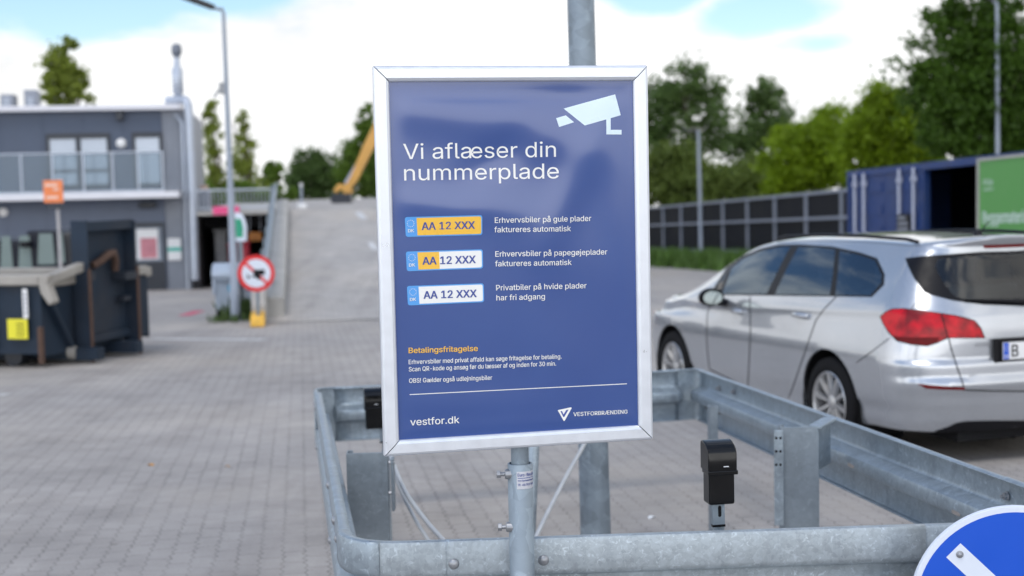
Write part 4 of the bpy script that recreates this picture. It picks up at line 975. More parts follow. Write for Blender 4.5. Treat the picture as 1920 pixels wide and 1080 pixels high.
for sx in (-1, 1):
    for wy in (0, 2.685): wheel(sx, wy)
    for wy in (0, 2.685):                               # wheel housings
        m = MB(); vs = []
        ang = np.linspace(-.55, math.pi + .55, 25)
        for a in ang:
            for x in (.915 - .03, .50): vs.append((sx * x, wy + .385 * math.cos(a), .335 + .385 * math.sin(a)))
        m.add(vs, [(2 * i, 2 * i + 1, 2 * i + 3, 2 * i + 2) for i in range(24)]); m.add([(sx * .50, wy + .39 * math.cos(a), .335 + .39 * math.sin(a)) for a in np.linspace(0, 2 * math.pi, 28, endpoint=False)], [tuple(range(28))])
        cpart(m, 'wheel_housing', M['rubber'], recalc=False)
    # door mirrors
    m = MB(); cx = sx * 1.01; prof_ = [(.02, .70), (.09, .95), (.115, 1.0), (.095, .92), (.05, .55), (.0, .2)]
    P = []
    for i, (t, k) in enumerate([(0, .9), (.02, 1.0), (.05, .97), (.085, .75), (.11, .35)]):
        P.append([(cx + .115 * k * math.cos(a) * (1 if abs(math.cos(a)) < .7 else .97), 1.60 + t, 1.0 + .078 * k * math.sin(a) * (1.0 if math.sin(a) > 0 else .9)) for a in np.linspace(0, 2 * math.pi, 24, endpoint=False)])
    vs = [p for r_ in P for p in r_]; fs = [(i * 24 + k, i * 24 + (k + 1) % 24, (i + 1) * 24 + (k + 1) % 24, (i + 1) * 24 + k) for i in range(4) for k in range(24)] + [tuple(range(96, 120))]
    m.add(vs, fs); m.tube([(sx * .93, 1.66, .955), (sx * .84, 1.72, .945)], [.03, .035], 10)
    mr = cpart(m, 'door_mirror', M['trim'], smooth=50)
    m = MB(); m.add([(cx + .085 * math.cos(a), 1.597, 1.0 + .056 * math.sin(a)) for a in np.linspace(0, 2 * math.pi, 24, endpoint=False)], [tuple(range(24))]); n_ = 'mirror_glass'
    if n_ not in M: M[n_] = plain('mirror_glass', (.34, .38, .37), .04, 1.0, .02, 4)
    cpart(m, n_, M[n_], mr)
    m = MB(); ys = np.linspace(-.62, 1.3, 16); pts = [(sx * (sm(WR, y) - .035), y, sm(ZR, y) + .66 * (sm(ZT, y) - sm(ZR, y)) + (.016 if 0 < i < 15 else .0)) for i, y in enumerate(ys)]
    m.tube(pts, .013, 10); cpart(m, 'roof_rail', M['trim'], smooth=60)
# cabin: floor, dash, seats
m = MB(); m.box((0, 1.0, .42), (1.5, 3.6, .25)); m.box((0, 2.25, .84), (1.45, .5, .22)); m.box((0, -.42, .82), (1.35, .7, .05)); cpart(m, 'cabin_floor', M['cabin'])
def seat(x, y, wd, par=None):
    m = MB(); m.prism([(0, .55), (.5, .58), (.5, .68), (.08, .68), (-.13, 1.13), (-.25, 1.11), (-.10, .62)], (x, y, 0), (Vector((0, 1, 0)), Vector((0, 0, 1)), Vector((1, 0, 0))), -wd / 2, wd / 2); s_ = cpart(m, 'car_seat', M['cabin'], bevel=.04)
    for k in ([0] if wd < .7 else [-.42, .42]):
        m = MB(); m.box((x + k, y - .20, 1.21), (.25, .09, .16)); cpart(m, 'headrest', M['cabin'], s_, bevel=.03)
seat(-.36, 1.02, .5); seat(.36, 1.02, .5); seat(0, .12, 1.25)
m = MB(); m.tube([(-.36 + .18 * math.cos(a), 1.74 - .05 * math.sin(a), .98 + .17 * math.sin(a)) for a in np.linspace(0, 2 * math.pi, 25)], .014, 8, caps=False); cpart(m, 'steering_wheel', M['cabin'], smooth=60)
# plate, emblem letters, aerial, wiper
def rear_y(x, z):
    h = bvh.ray_cast(Vector((x, -3, z)), Vector((0, 1, 0))); return h[0].y if h[0] else -1.02
pz = .775; q, _ = on_car(1884, 657)
print('plate', q)
if q: pz = q.z
yb = -1.03
m = MB(); m.box((.03, yb - .001, pz), (.62, .016, .165)); rec = cpart(m, 'plate_recess', M['trim'], bevel=.006)
m = MB(); m.box((.03, yb - .013, pz), (.535, .012, .132)); pf = cpart(m, 'plate_frame', M['trim'], bevel=.003)
m = MB(); m.box((.03, yb - .0195, pz), (.504, .004, .112)); pl_ = cpart(m, 'number_plate', M['white_paint'], bevel=.001)
XZ = lambda o: (lambda u, v: Vector((u + .03, yb - .0225 - o, pz + v)))
m = MB(); f_ = XZ(0); m.add([f_(-.249, -.053), f_(-.207, -.053), f_(-.207, .053), f_(-.249, .053)], [(0, 1, 2, 3)]); eb = cpart(m, 'euro_band', M['sign_blue'], pl_)
m = MB(); letter(m, XZ(.0006), 'DK', (-.242, -.042), (-.214, -.042), .018, 'inter', .02)
for k in range(12):
    a = k * math.pi / 6; c_ = XZ(.0006)(-.228 + .014 * math.cos(a), .018 + .014 * math.sin(a)); m.box(c_, (.004, .0004, .004))
cpart(m, 'band_text', M['white_paint'], eb)
m = MB(); letter(m, XZ(.0006), 'B', (-.185, -.038), (-.138, -.038), .076, 'inter', .02); cpart(m, 'plate_letters', M['trim'], pl_)
e, _ = on_car(1845, 646)
if e:
    m = MB(); letter(m, lambda u, v: Vector((e.x + u, rear_y(e.x + u, e.z) - .004, e.z + v)), 'ASTRA', (-.065, -.009), (.065, -.009), .019, 'inter', .03); cpart(m, 'model_letters', M['steel'])
m = MB(); m.tube([(0, -.50, 1.485), (0, -.53, 1.51), (0, -.62, 1.58)], [.012, .005, .0025], 8); m.lathe((0, -.49, 1.485), [(.035, 0), (.03, .02), (.012, .03), (0, .032)], n=16); cpart(m, 'aerial', M['trim'], smooth=50)
m = MB(); m.tube([(.02, rear_y(.0, 1.045) - .02, 1.045), (-.10, rear_y(-.1, 1.055) - .02, 1.055), (-.42, rear_y(-.42, 1.075) - .018, 1.075)], [.02, .014, .006], 8); cpart(m, 'rear_wiper', M['trim'], smooth=60)
m = MB(); m.box((0, 1.2, .205), (1.0, 4.3, .10)); m.box((.3, -.7, .25), (.5, .3, .16)); cpart(m, 'underbody', M['rubber'])
bm.free()
# ------------------------------------------------------------------ the two-storey building on the left
M['clad'] = plain('grey_cladding', (.074, .094, .138), .6, 0, .08, 1.5)
M['clad_low'] = plain('grey_cladding_lower', (.112, .136, .19), .6, 0, .10, 1.5)
M['clad_pale'] = plain('pale_corrugated_steel', (.23, .25, .29), .5, .1, .1, 2)
M['fascia'] = plain('white_fascia', (.66, .66, .70), .5, 0, .05, 2)
M['frame_dark'] = plain('dark_window_frame', (.022, .027, .037), .4, 0, .1, 4)
M['duct'] = plain('zinc_duct', (.42, .46, .53), .42, .5, .1, 3)
n = NT('window_pane'); n.set(Base_Color=(.30, .34, .40), Roughness=.05, Metallic=.35); M['pane'] = n.m
n = NT('rail_glass'); n.t.nodes.remove(n.p); tr = n.n('ShaderNodeBsdfTransparent'); tr.inputs[0].default_value = (.84, .88, .90, 1); gl = n.n('ShaderNodeBsdfPrincipled'); gl.inputs['Base Color'].default_value = (.45, .52, .58, 1); gl.inputs['Roughness'].default_value = .08; ms = n.n('ShaderNodeMixShader'); ms.inputs[0].default_value = .15; n.l(tr.outputs[0], ms.inputs[1]); n.l(gl.outputs[0], ms.inputs[2]); n.l(ms.outputs[0], n.out.inputs[0]); M['rail_glass'] = n.m
YH = 44.0
BB = at(352, 545, YH); BD = -SB; BN = -SA                        # BD runs left along the facade, BN out of it
AXB = (-BD, Vector((0, 0, 1)), BN)                              # right, up, out
def fpt(px, py, off=0.0): return onplane(px, py, BB + BN * off, BN)
def fx(px, off=0.0, py=300):                                     # metres to the right of the corner (negative = left)
    return (fpt(px, py, off) - BB).dot(-BD)
def fz(py, px=170, off=0.0): return fpt(px, py, off).z
FB = Vector((BB.x, BB.y, 0))
def fbox(m, x0, x1, z0, z1, d0, d1, mi=0):
    c = FB - BD * ((x0 + x1) / 2) + Vector((0, 0, (z0 + z1) / 2)) + BN * ((d0 + d1) / 2); return m.box(c, (x1 - x0, z1 - z0, d1 - d0), AXB, mi)
gB = G(YH)
house = thing('site_office', 'two-storey dark grey site office with glass balcony and white roof edge', 'building', (BB.x, BB.y, gB))
zR0, zR1 = fz(206, 340), fz(196, 340); zF0, zF1 = fz(373, 200, 1.2), fz(361, 200, 1.2); zg = gB - .4
XL = -14.0
def clad(name, x0, x1, z0, z1, mat, pitch, par=house, d=-.25):
    m = MB(); fbox(m, x0, x1, z0, z1, -8, 0)
    for x in np.arange(x1 - pitch, x0, -pitch): fbox(m, x - .012, x + .012, z0 + .01, z1 - .01, 0, .012)
    return m.build(name, mat, par)
wu = clad('upper_wall', XL, fx(306), zF1 - .05, zR0, M['clad'], 1.18)
wc = MB(); fbox(wc, fx(306) + .003, fx(350), zg, zR0, -8, -.05)
for x in np.arange(fx(306) + .06, fx(350), .16): fbox(wc, x - .04, x + .04, zg, zR0 - .002, -.05, -.01)
wc.build('corrugated_wall', M['clad_pale'], house)
wl = clad('lower_wall', XL, fx(306) - .003, zg, zF1 - .053, M['clad_low'], 1.18)
m = MB(); fbox(m, XL - .1, fx(343), zR0, zR1, -8.2, .32); m.build('roof', M['fascia'], house, bevel=.02)
m = MB(); fbox(m, XL, fx(332, 1.2), zF0, zF1, .005, 1.22); bal = m.build('balcony_slab', M['fascia'], house, bevel=.01)
zT = fz(287, 200, 1.2)
xs = [fx(p, 1.2) for p in (-70, -18, 38, 97, 155, 210, 258, 304)]
for a, c in zip(xs, xs[1:]):
    m = MB(); fbox(m, a + .03, c - .03, zF1 + .06, zT, 1.14, 1.155); m.build('glass_panel', M['rail_glass'], house)
m = MB()
for a in xs: fbox(m, a - .025, a + .025, zF1, zT + .03, 1.12, 1.17)
fbox(m, xs[0], xs[-1], zT, zT + .04, 1.115, 1.175); fbox(m, xs[0], xs[-1], zF1 + .002, zF1 + .06, 1.13, 1.165); m.build('balcony_rail', M['duct'], house)
def window(pxa, pxb, pya, pyb, panes, split_y=None):
    x0, x1, z1, z0 = fx(pxa), fx(pxb), fz(pya), fz(pyb); t = .10; m = MB()
    fbox(m, x0, x1, z1 - t * 1.6, z1, .002, .06); fbox(m, x0, x1, z0, z0 + t, .002, .06); 
    n_ = len(panes)
    edges = [x0] + [x0 + (x1 - x0) * p for p in panes[:-1]] + [x1]
    for i, e in enumerate(edges): e0 = e if i == 0 else (e - t if i == len(edges) - 1 else e - t / 2); fbox(m, e0, e0 + t, z0 + t, z1 - t * 1.6, .002, .06)
    w_ = m.build('window', M['frame_dark'], house)
    for a, c in zip(edges, edges[1:]):
        m = MB(); fbox(m, a + t * .8, c - t * .8, z0 + t, z1 - t * 1.6, .004, .02); m.build('pane', M['pane'], w_)
        if split_y:
            m = MB(); zz = fz(split_y); fbox(m, a + t, c - t, zz - .04, zz + .04, .021, .05); m.build('frame', M['frame_dark'], w_)
window(88, 208, 250, 352, (.5, 1), 320)
window(249, 306, 250, 352, (1,))
m = MB(); q = FB - BD * fx(229) + Vector((0, 0, fz(270))); m.lathe(q + BN * .003, [(.15, 0), (.15, .07), (.11, .12), (0, .13)], AXB, 20); m.build('wall_lamp', M['white_paint'], house, smooth=50)
m = MB(); q = FB - BD * fx(229) + Vector((0, 0, fz(218))); m.box(q + BN * .12, (.22, .3, .24), AXB); m.build('security_camera', M['frame_dark'], house, bevel=.03)
x0, x1 = fx(243), fx(303); dz0, dz1 = gB, fz(420)
m = MB(); fbox(m, x0, x1, dz0, dz1, .002, .05); door_ = m.build('door', M['frame_dark'], house)
m = MB(); fbox(m, x0 + .07, x1 - .07, fz(493), fz(428), .051, .058); m.build('door_glass', M['pane'], door_)
m = MB(); fbox(m, fx(257), fx(288), fz(487), fz(449), .061, .066); m.build('notice', plain('red_notice', (.56, .22, .26), .6, 0, .2, 3), door_)
m = MB(); fbox(m, fx(250), fx(291), fz(489), fz(432), .0585, .0605); m.build('paper', M['white_paint'], door_)
m = MB(); fbox(m, fx(258), fx(290), fz(393), fz(381), .002, .2); m.build('door_lamp', M['frame_dark'], house, bevel=.03)
m = MB(); q = FB - BD * fx(2) + Vector((0, 0, fz(394))); m.lathe(q + BN * .003, [(.13, 0), (.13, .07), (0, .1)], AXB, 16); m.build('wall_lamp', M['white_paint'], house, smooth=50)
m = MB(); x = fx(318); fbox(m, fx(308), fx(333), fz(488, 320), fz(447, 320), .02, .05); sg = m.build('wall_sign', M['white_paint'], house)
m = MB(); fbox(m, fx(308) + .002, fx(333) - .002, fz(471, 320), fz(464, 320), .0505, .055); m.build('sign_stripe', plain('teal_stripe', (.03, .42, .33), .5), sg)
m = MB(); xx = FB - BD * fx(345) + BN * .12; m.tube([xx + Vector((0, 0, gB)), xx + Vector((0, 0, zF0 - .1)), xx + Vector((.0, 0, zR0 - .4)), xx + Vector((-.25, .12, zR0 - .1))], .05, 10); m.build('downpipe', M['duct'], house, smooth=60)
# the ventilation stack that climbs the corner and stands on the roof edge
cx = fx(359); r_ = .135; base = FB - BD * cx + BN * .25; e0 = FB - BD * fx(338) + BN * -.3
zt_ = fz(187, 350)
duct = thing('flue_pipe', 'zinc flue pipe climbing the office corner, with a domed cowl on top', 'flue', (base.x, base.y, gB))
pts = [base + Vector((0, 0, gB + .3)), base + Vector((0, 0, zt_ - .5)), base + Vector((-.02, .02, zt_ - .25))]
for a in np.linspace(0, 1, 5): pts.append(base.lerp(e0, .05 + a * .35) + Vector((0, 0, zt_ - .2 + .2 * math.sin(a * 1.57))))
pts += [base.lerp(e0, .8) + Vector((0, 0, zt_)), Vector((e0.x - .38, e0.y, zt_))]
m = MB(); m.tube(pts, r_, 16); m.build('riser', M['duct'], duct, smooth=70)
b0 = FB - BD * fx(337.5) + BN * -.3
def sz(py): return fz(py, 337, -.3)
m = MB(); m.lathe((b0.x, b0.y, 0), [(.10, sz(186)), (.12, sz(178)), (.17, sz(174)), (.17, sz(131)), (.10, sz(124)), (.095, sz(108))], n=20); m.build('silencer', M['duct'], duct, smooth=40)
m = MB(); m.lathe((b0.x, b0.y, 0), [(.09, sz(108)), (.155, sz(100)), (.165, sz(92)), (.13, sz(84)), (.06, sz(82)), (0, sz(81.5))], n=20); m.build('cowl', plain('cowl_grey', (.16, .18, .22), .5, .3), duct, smooth=40)
def roofbox(px0, px1, py0, py1, off, label):
    t = thing('roof_unit', label, 'vent unit', tuple(fpt((px0 + px1) / 2, 196, off)), 0, 'ventilation units on the roof')
    m = MB(); fbox(m, fx(px0, off), fx(px1, off), zR1 + .02, fz(py0, 60, off), off - .8, off); bx_ = m.build('casing', M['clad_pale'], t, bevel=.03)
    m = MB(); fbox(m, fx(px0, off) - .06, fx(px1, off) + .06, zR1 + .002, zR1 + .12, off - .86, off + .06); m.build('base_frame', M['duct'], t, bevel=.01)
    m = MB()
    for k in range(4): z = zR1 + .2 + k * .1; fbox(m, fx(px0, off) + .1, fx(px1, off) - .1, z, z + .05, off + .002, off + .03)
    m.build('louvre', M['duct'], t)
roofbox(5, 30, 176, 190, -4.5, 'grey ventilation unit on the office roof, at the left picture edge'); roofbox(50, 74, 168, 190, -4.5, 'grey ventilation unit on the office roof in front of the tall tree')

# ------------------------------------------------------------------ covered bay under the deck, right of the office
xd0, xd1 = fx(352) + .02, (RL1 - BB).dot(-BD) - .1
zd1 = ZC; zd0 = hgt(403, BB.x + 1.5, YH)
deck = thing('raised_deck', 'raised concrete deck with a dark open bay underneath it, beside the office', 'deck', tuple(FB - BD * ((xd0 + xd1) / 2) + Vector((0, 0, gB))))
m = MB(); fbox(m, xd0, xd1, zd0, zd1, -30, .3); m.build('deck_slab', M['concrete'], deck, bevel=.02)
m = MB(); fbox(m, xd0, xd1, gB - 1, zd0 - .01, -9.3, -9); fbox(m, xd1 - .25, xd1, gB - 1, zd0 - .012, -8.98, -.2); fbox(m, xd0, xd0 + .2, gB - 1, zd0 - .012, -8.98, -.2); m.build('bay_wall', M['bay_shade'], deck)
m = MB(); fbox(m, xd0 + .22, xd1 - .27, zd0 - .45, zd0 - .015, -3.3, -3.0); m.build('cross_beam', M['bay_shade'], deck)
m = MB(); fbox(m, fx(397) , fx(446), fz(402, 420, .31), fz(387, 420, .31), .31, .34); m.build('pink_banner', plain('pink_banner', (.72, .07, .22), .5, 0, .08, 3), deck)
# deck railing with upright bars
m = MB(); xa, xb = fx(362, .2), fx(508, .2); zr1 = hgt(354, BB.x + 1.5, YH)
fbox(m, xa, xb, zr1 - .05, zr1, .18, .23); fbox(m, xa, xb, zd1 + .08, zd1 + .12, .185, .225)
for x in np.arange(xa, xb, .11): fbox(m, x - .009, x + .009, zd1 + .12, zr1 - .05, .195, .215)
m.build('deck_railing', M['duct'], deck)
def simple(name, label, cat, grp=None):                        # a thing whose parts are added right after
    return label, cat, grp
q = fpt(384, 388, -1.0); cab = thing('control_cabinet', 'pale grey cabinet with a beige cap standing on the deck behind the railing', 'cabinet', (q.x, q.y, ZC))
m = MB(); m.box((q.x, q.y, ZC + .32), (.36, .3, .64)); m.build('casing', M['clad_pale'], cab, bevel=.02)
m = MB(); m.box((q.x, q.y, ZC + .74), (.24, .24, .2)); m.build('cap', plain('beige_cap', (.50, .36, .29), .6), cab, bevel=.05)
# things in the bay
def tank(px0, px1, py0, py1, off, mat, name, label, cat):
    x0, x1 = fx(px0, off), fx(px1, off); z1, z0 = fz(py0, 430, off), G(YH - off); t = thing(name, label, cat, tuple(FB - BD * ((x0 + x1) / 2) + BN * off + Vector((0, 0, z0))))
    m = MB(); fbox(m, x0, x1, z0 + .1, z1, off - .9, off); m.build('body', mat, t, bevel=.08)
    m = MB(); fbox(m, x0 - .05, x1 + .05, z1 + .002, z1 + .08, off - .94, off + .04); m.build('lid', mat, t, bevel=.03)
    m = MB(); fbox(m, x0 + .04, x0 + .18, z0, z0 + .098, off - .8, off - .1); fbox(m, x1 - .18, x1 - .04, z0, z0 + .098, off - .8, off - .1); m.build('skid', M['rubber'], t)
M['red_box'] = plain('red_plastic', (.42, .02, .04), .5, 0, .1, 3); M['white_box'] = plain('white_sack', (.30, .31, .32), .8, 0, .25, 4)
tank(396, 420, 434, 0, -1.5, M['white_box'], 'bulk_bag', 'pale bulk bag standing in the dark bay under the deck', 'bulk bag')
tank(421, 440, 462, 0, -1.2, M['red_box'], 'plastic_crate', 'dark red plastic crate in the dark bay, next to the bulk bag', 'crate')
tank(444, 462, 457, 0, -.6, M['red_box'], 'plastic_crate', 'bright red plastic crate in the dark bay, right of the lamp post', 'crate')
q = FB - BD * fx(475, -.8) + BN * -.8; ob = thing('warning_beam', 'orange height warning beam hanging in the bay under the deck', 'beam', (q.x, q.y, fz(461, 475, -.8)))
m = MB(); fbox(m, fx(461, -.8), fx(486, -.8), fz(445, 475, -.8) - .12, fz(435, 475, -.8), -.86, -.80); m.build('beam', plain('orange_beam', (.42, .15, .02), .5), ob, bevel=.03)
m = MB(); fbox(m, fx(463, -.8), fx(464, -.8), fz(435, 475, -.8) + .002, zd0 - .02, -.84, -.82); fbox(m, fx(483, -.8), fx(484, -.8), fz(435, 475, -.8) + .002, zd0 - .02, -.84, -.82); m.build('hanger', M['duct'], ob)

# ------------------------------------------------------------------ ramp edge: kerb wall and crash rail
kerb = thing('ramp_kerb_wall', 'low pale concrete kerb wall with yellow end beside the ramp', 'kerb wall', tuple(RL0))
def along(s, side=0.0, dz=0.0):
    i = min(int(s / RLEN * 24), 23) if s < RLEN else 23; t = s / RLEN * 24 - i; p = RL0 + SA * s + SB * side
    z = RUP[i][1] + (RUP[i + 1][1] - RUP[i][1]) * min(t, 1) if s < RLEN else ZC
    return Vector((p.x, p.y, z + dz))
path = [along(s) for s in np.linspace(.9, RLEN + 1, 24)]; m = MB()
m.sweep(path, [(.32, .0), (.32, .30), (.30, .33), (.0, .33), (-.02, .30), (-.02, -1.2)], [SB] * len(path)); m.add([path[0] + SB * a + Vector((0, 0, b_)) for a, b_ in [(.32, -.1), (.32, .30), (.30, .33), (0, .33), (-.02, .30), (-.02, -.1)]], [(0, 1, 2, 3, 4, 5)]); m.build('kerb', M['concrete'], kerb, smooth=30)
e0 = gnd(481, 614); m = MB(); gz = G(e0.y); m.prism([(0, 0), (.75, 0), (.75, .21), (.2, .19), (0, .06)], Vector((e0.x, e0.y, gz)), (SA, Vector((0, 0, 1)), SB), -.10, .13); m.build('kerb_end', [M['road_yellow']], kerb, bevel=.02)
m = MB(); p = along(-.1) ; m.prism([(.76, 0), (2.4, 0), (2.4, .55), (.95, .52), (.76, .3)], Vector((e0.x, e0.y, gz)), (SA, Vector((0, 0, 1)), SB), -.10, .14); m.build('kerb_block', M['concrete'], kerb, bevel=.03)
rrail = thing('ramp_guardrail', 'galvanised guard rail running up the left edge of the ramp', 'guard rail', tuple(RL0 + SA * 2))
path = [along(s, -.02, .86) for s in np.linspace(.6, RLEN + 1.2, 22)]; m = MB(); m.sweep(path, [(a, b_) for a, b_ in WB], [SB] * len(path)); m.build('rail_beam', M['galv'], rrail, smooth=45, solid=.006, recalc=False)
for s in np.linspace(1.2, RLEN, 10):
    p = along(s, -.13); m = MB(); m.box((p.x, p.y, p.z + .2), (.07, .11, 1.2)); m.build('post', M['galv_dull'], rrail)

# ------------------------------------------------------------------ lamp posts
M['lamp_grey'] = plain('painted_lamp_grey', (.29, .33, .39), .5, .2, .08, 4)
M['lamp_dark'] = plain('lamp_dark', (.045, .045, .05), .4, .2, .1, 6)
def lamp_post(base, top, r0, r1, label, head=None, name='lamp_post'):
    t = thing(name, label, 'lamp post', tuple(base), 0, 'lamp posts in the yard')
    m = MB(); h = top - base; pts = [base + h * k for k in (0, .12, .125, .5, 1)]; m.tube(pts, [r0 * 1.25, r0 * 1.22, r0, (r0 + r1) / 2, r1], 16); m.build('post', M['lamp_grey'], t, smooth=40)
    m = MB(); m.lathe(base + Vector((0, 0, -.02)), [(r0 * 2.0, 0), (r0 * 2.0, .03), (r0 * 1.3, .05), (r0 * 1.26, .08)], n=16); m.build('base_plate', M['galv_dull'], t, smooth=30)
    if head:
        a, c = top, top + head
        m = MB(); m.tube([a + Vector((0, 0, .04)), a + head * .12 + Vector((0, 0, .02)), a + head * .38], [r1 * 1.1, r1 * .9, r1 * .9], 10); arm = m.build('arm', M['lamp_grey'], t, smooth=60)
        d = head.normalized(); sdv = Vector((-d.y, d.x, 0)).normalized(); upv = sdv.cross(d) * -1
        m = MB(); m.prism([(-.0, -.09), (.5, -.13), (.62, -.09), (.66, 0), (.62, .09), (.5, .13), (0, .09)], a + head * .34, (d, sdv, upv), -.03, .05); m.build('lamp_head', M['lamp_dark'], t, bevel=.02)
    return t
lb = gnd(442, 602); lt = at(419, 22, lb.y)
lp = lamp_post(lb, lt, .072, .034, 'tall grey lamp post with slanted dark head, in front of the dark bay', at(365, 2, lb.y - .2) - lt)
fl_ = at(417, 168, lb.y); fe = at(402, 182, lb.y - .1)
m = MB(); m.tube([fl_, fl_.lerp(fe, .5) + Vector((0, 0, .06)), fe], [.02, .02, .03], 8); m.box(fl_ + Vector((0, 0, .02)), (.10, .10, .20)); m.build('side_bracket', M['white_box'], lp)
lb2 = gnd(1315, 497); lt2 = at(1309.5, 248, lb2.y); lamp_post(lb2, lt2, .085, .06, 'grey lamp post in front of the far end of the dark fence', Vector((-.35, -.1, .06)))
Yl = 41.0; lt3 = at(1869.5, 8, Yl); lb3 = Vector((at(1872, 285, Yl).x, Yl, G(Yl))); lamp_post(lb3, lt3, .075, .05, 'grey lamp post rising behind the blue container', at(1846, -6, Yl) - lt3)

# ------------------------------------------------------------------ no-trailers sign, green sign, waste bins
YV = gnd(484, 612).y - .1; vc = at(480.5, 512.5, YV); RV = 34.5 * YV / F; vn = Vector((.28, -1, 0)).normalized(); vu = Vector((-vn.y, vn.x, 0)); AXV = (vu, Vector((0, 0, 1)), vn)
vs_ = thing('no_trailers_sign', 'round red-rimmed no-trailers sign with a struck-out black trailer', 'road sign', (vc.x, vc.y, G(YV)))
m = MB(); m.lathe(vc, [(RV, -.03), (RV, -.004), (RV - .004, 0), (0, 0)], AXV, 64); m.build('sign_plate', M['sign_red'], vs_, smooth=40)
m = MB(); v = disc(vc, RV * .775, .002, AXV, 64); m.add(v, [tuple(range(64))]); wf = m.build('white_face', M['sign_white'], vs_)
def vp(u, w_, z): return vc + vu * (u * RV) + Vector((0, 0, w_ * RV)) + vn * z
def vpoly(pts, z, name, mat):
    m = MB(); m.add([vp(a, b_, z) for a, b_ in pts], [tuple(range(len(pts)))]); return m.build(name, mat, wf)
m = MB(); m.add([vp(a, b_, .004) for a, b_ in [(-.16, .20), (.46, .20), (.46, -.10), (-.16, -.10)]], [(0, 1, 2, 3)]); m.add([vp(a, b_, .004) for a, b_ in [(-.16, -.10), (-.16, -.17), (-.42, -.17), (-.42, -.03), (-.50, -.03), (-.50, -.30), (-.42, -.30), (-.42, -.22), (.2, -.22), (.2, -.10)]], [tuple(range(10))])
v = [vp(.12 + .12 * math.cos(a), -.23 + .12 * math.sin(a), .0045) for a in np.linspace(0, 6.283, 20, endpoint=False)]; m.add(v, [tuple(range(20))]); m.build('trailer_symbol', M['trim'], wf)
c45 = .7071; h_ = .06
vpoly([(-.56 - h_, .56 - h_), (-.56 + h_, .56 + h_), (.56 + h_, -.56 + h_), (.56 - h_, -.56 - h_)], .0028, 'red_bar', M['sign_red'])
m = MB(); m.tube([(vc.x, vc.y + .05, G(YV)), (vc.x, vc.y + .05, vc.z + RV * .8)], .03, 12); m.build('sign_post', M['galv_dull'], vs_, smooth=50)
YG = YV + 2.5; gcn = at(451, 426, YG); gs = thing('green_sign', 'narrow round-topped green and white sign just right of the lamp post', 'sign', (gcn.x - .05, YG, G(YG)))
M['sign_green'] = plain('sign_green', (.02, .30, .17), .5, 0, .06, 4)
gn_ = Vector((-.55, -1, 0)).normalized(); gu = Vector((-gn_.y, gn_.x, 0)); AXG = (gu, Vector((0, 0, 1)), gn_)
ou = [(-.26, -.26), (.10, -.26), (.115, 0), (.08, .14), (.01, .24), (-.08, .27), (-.26, .27)]
m = MB(); m.prism(ou, gcn, AXG, -.05, 0); pg_ = m.build('sign_plate', M['sign_white'], gs, bevel=.01)
m = MB(); m.prism([(-.25, -.19), (.05, -.19), (.065, 0), (.02, .15), (-.25, .17)], gcn, AXG, .002, .006); m.build('green_field', M['sign_green'], pg_)
m = MB(); m.tube([(gcn.x - .02, YG + .06, G(YG)), (gcn.x - .02, YG + .06, gcn.z + .2)], .04, 12); m.build('sign_post', M['galv_dull'], gs, smooth=50)
M['bin_grey'] = plain('grey_container_steel', (.38, .44, .52), .55, .1, .1, 3)
def waste_bin(px0, px1, ptop, pbase, label, sticker):
    g0 = gnd((px0 + px1) / 2, pbase); Y = g0.y + .4; s = Y / F; wd = (px1 - px0) * s; hh = hgt(ptop, g0.x, Y - .4) - G(Y); t = thing('waste_bin', label, 'waste bin', (g0.x, Y, G(Y)), .12, 'grey wheeled bins beside the ramp')
    B = lambda m, nm, mat, **k: m.build(nm, mat, t, world=False, **k); h = wd / 2; X3 = (Vector((0, 1, 0)), Vector((0, 0, 1)), Vector((1, 0, 0)))
    m = MB(); m.add([(-h * .9, -.34, .18), (h * .9, -.34, .18), (h * .9, .34, .18), (-h * .9, .34, .18), (-h, -.42, hh * .78), (h, -.42, hh * .78), (h, .42, hh * .78), (-h, .42, hh * .78)], [(0, 1, 2, 3), (4, 5, 6, 7), (0, 1, 5, 4), (1, 2, 6, 5), (2, 3, 7, 6), (3, 0, 4, 7)]); B(m, 'tub', M['bin_grey'], bevel=.03)
    m = MB(); m.prism([(-.46, hh * .785), (-.44, hh * .86), (-.28, hh * .96), (0, hh), (.28, hh * .97), (.44, hh * .86), (.46, hh * .785)], (0, 0, 0), X3, -h - .03, h + .03); B(m, 'lid', M['bin_grey'], smooth=40)
    m = MB()
    for sx in (-1, 1): m.box((sx * (h + .0), -.40, hh * .62), (.05, .08, hh * .3)); m.box((0, -.44, hh * .70 + sx * .0), (wd * .8, .04, .04))
    B(m, 'rim_bar', M['bin_grey'], bevel=.01)
    for sx in (-1, 1):
        for sy in (-1, 1):
            m = MB(); m.lathe((sx * h * .72 - .025, sy * .28, .09), [(.09, 0), (.09, .05)], (Vector((0, 1, 0)), Vector((0, 0, 1)), Vector((1, 0, 0))), 16); m.box((sx * h * .72, sy * .28, .15), (.08, .08, .06)); B(m, 'caster', M['rubber'])
    if sticker:
        m = MB(); m.add([(h * .25, -.398, hh * .52), (h * .62, -.398, hh * .52), (h * .62, -.408, hh * .63), (h * .25, -.408, hh * .63)], [(0, 1, 2, 3)]); m.box((h * .43, -.42, hh * .57), (h * .42, .01, .11)); B(m, 'sticker', plain('cyan_sticker', (.02, .35, .55), .5))
waste_bin(399, 441, 495, 600, 'pale grey wheeled bin with a cyan sticker, left of the lamp post', True)
waste_bin(456, 503, 500, 590, 'grey wheeled bin behind the no-trailers sign', False)
M['weed2'] = M['weed']
q = gnd(468, 598); weed('weed_clump', 'clump of green weeds between the waste bins and the ramp', (q.x, q.y), .55, .42, 220)
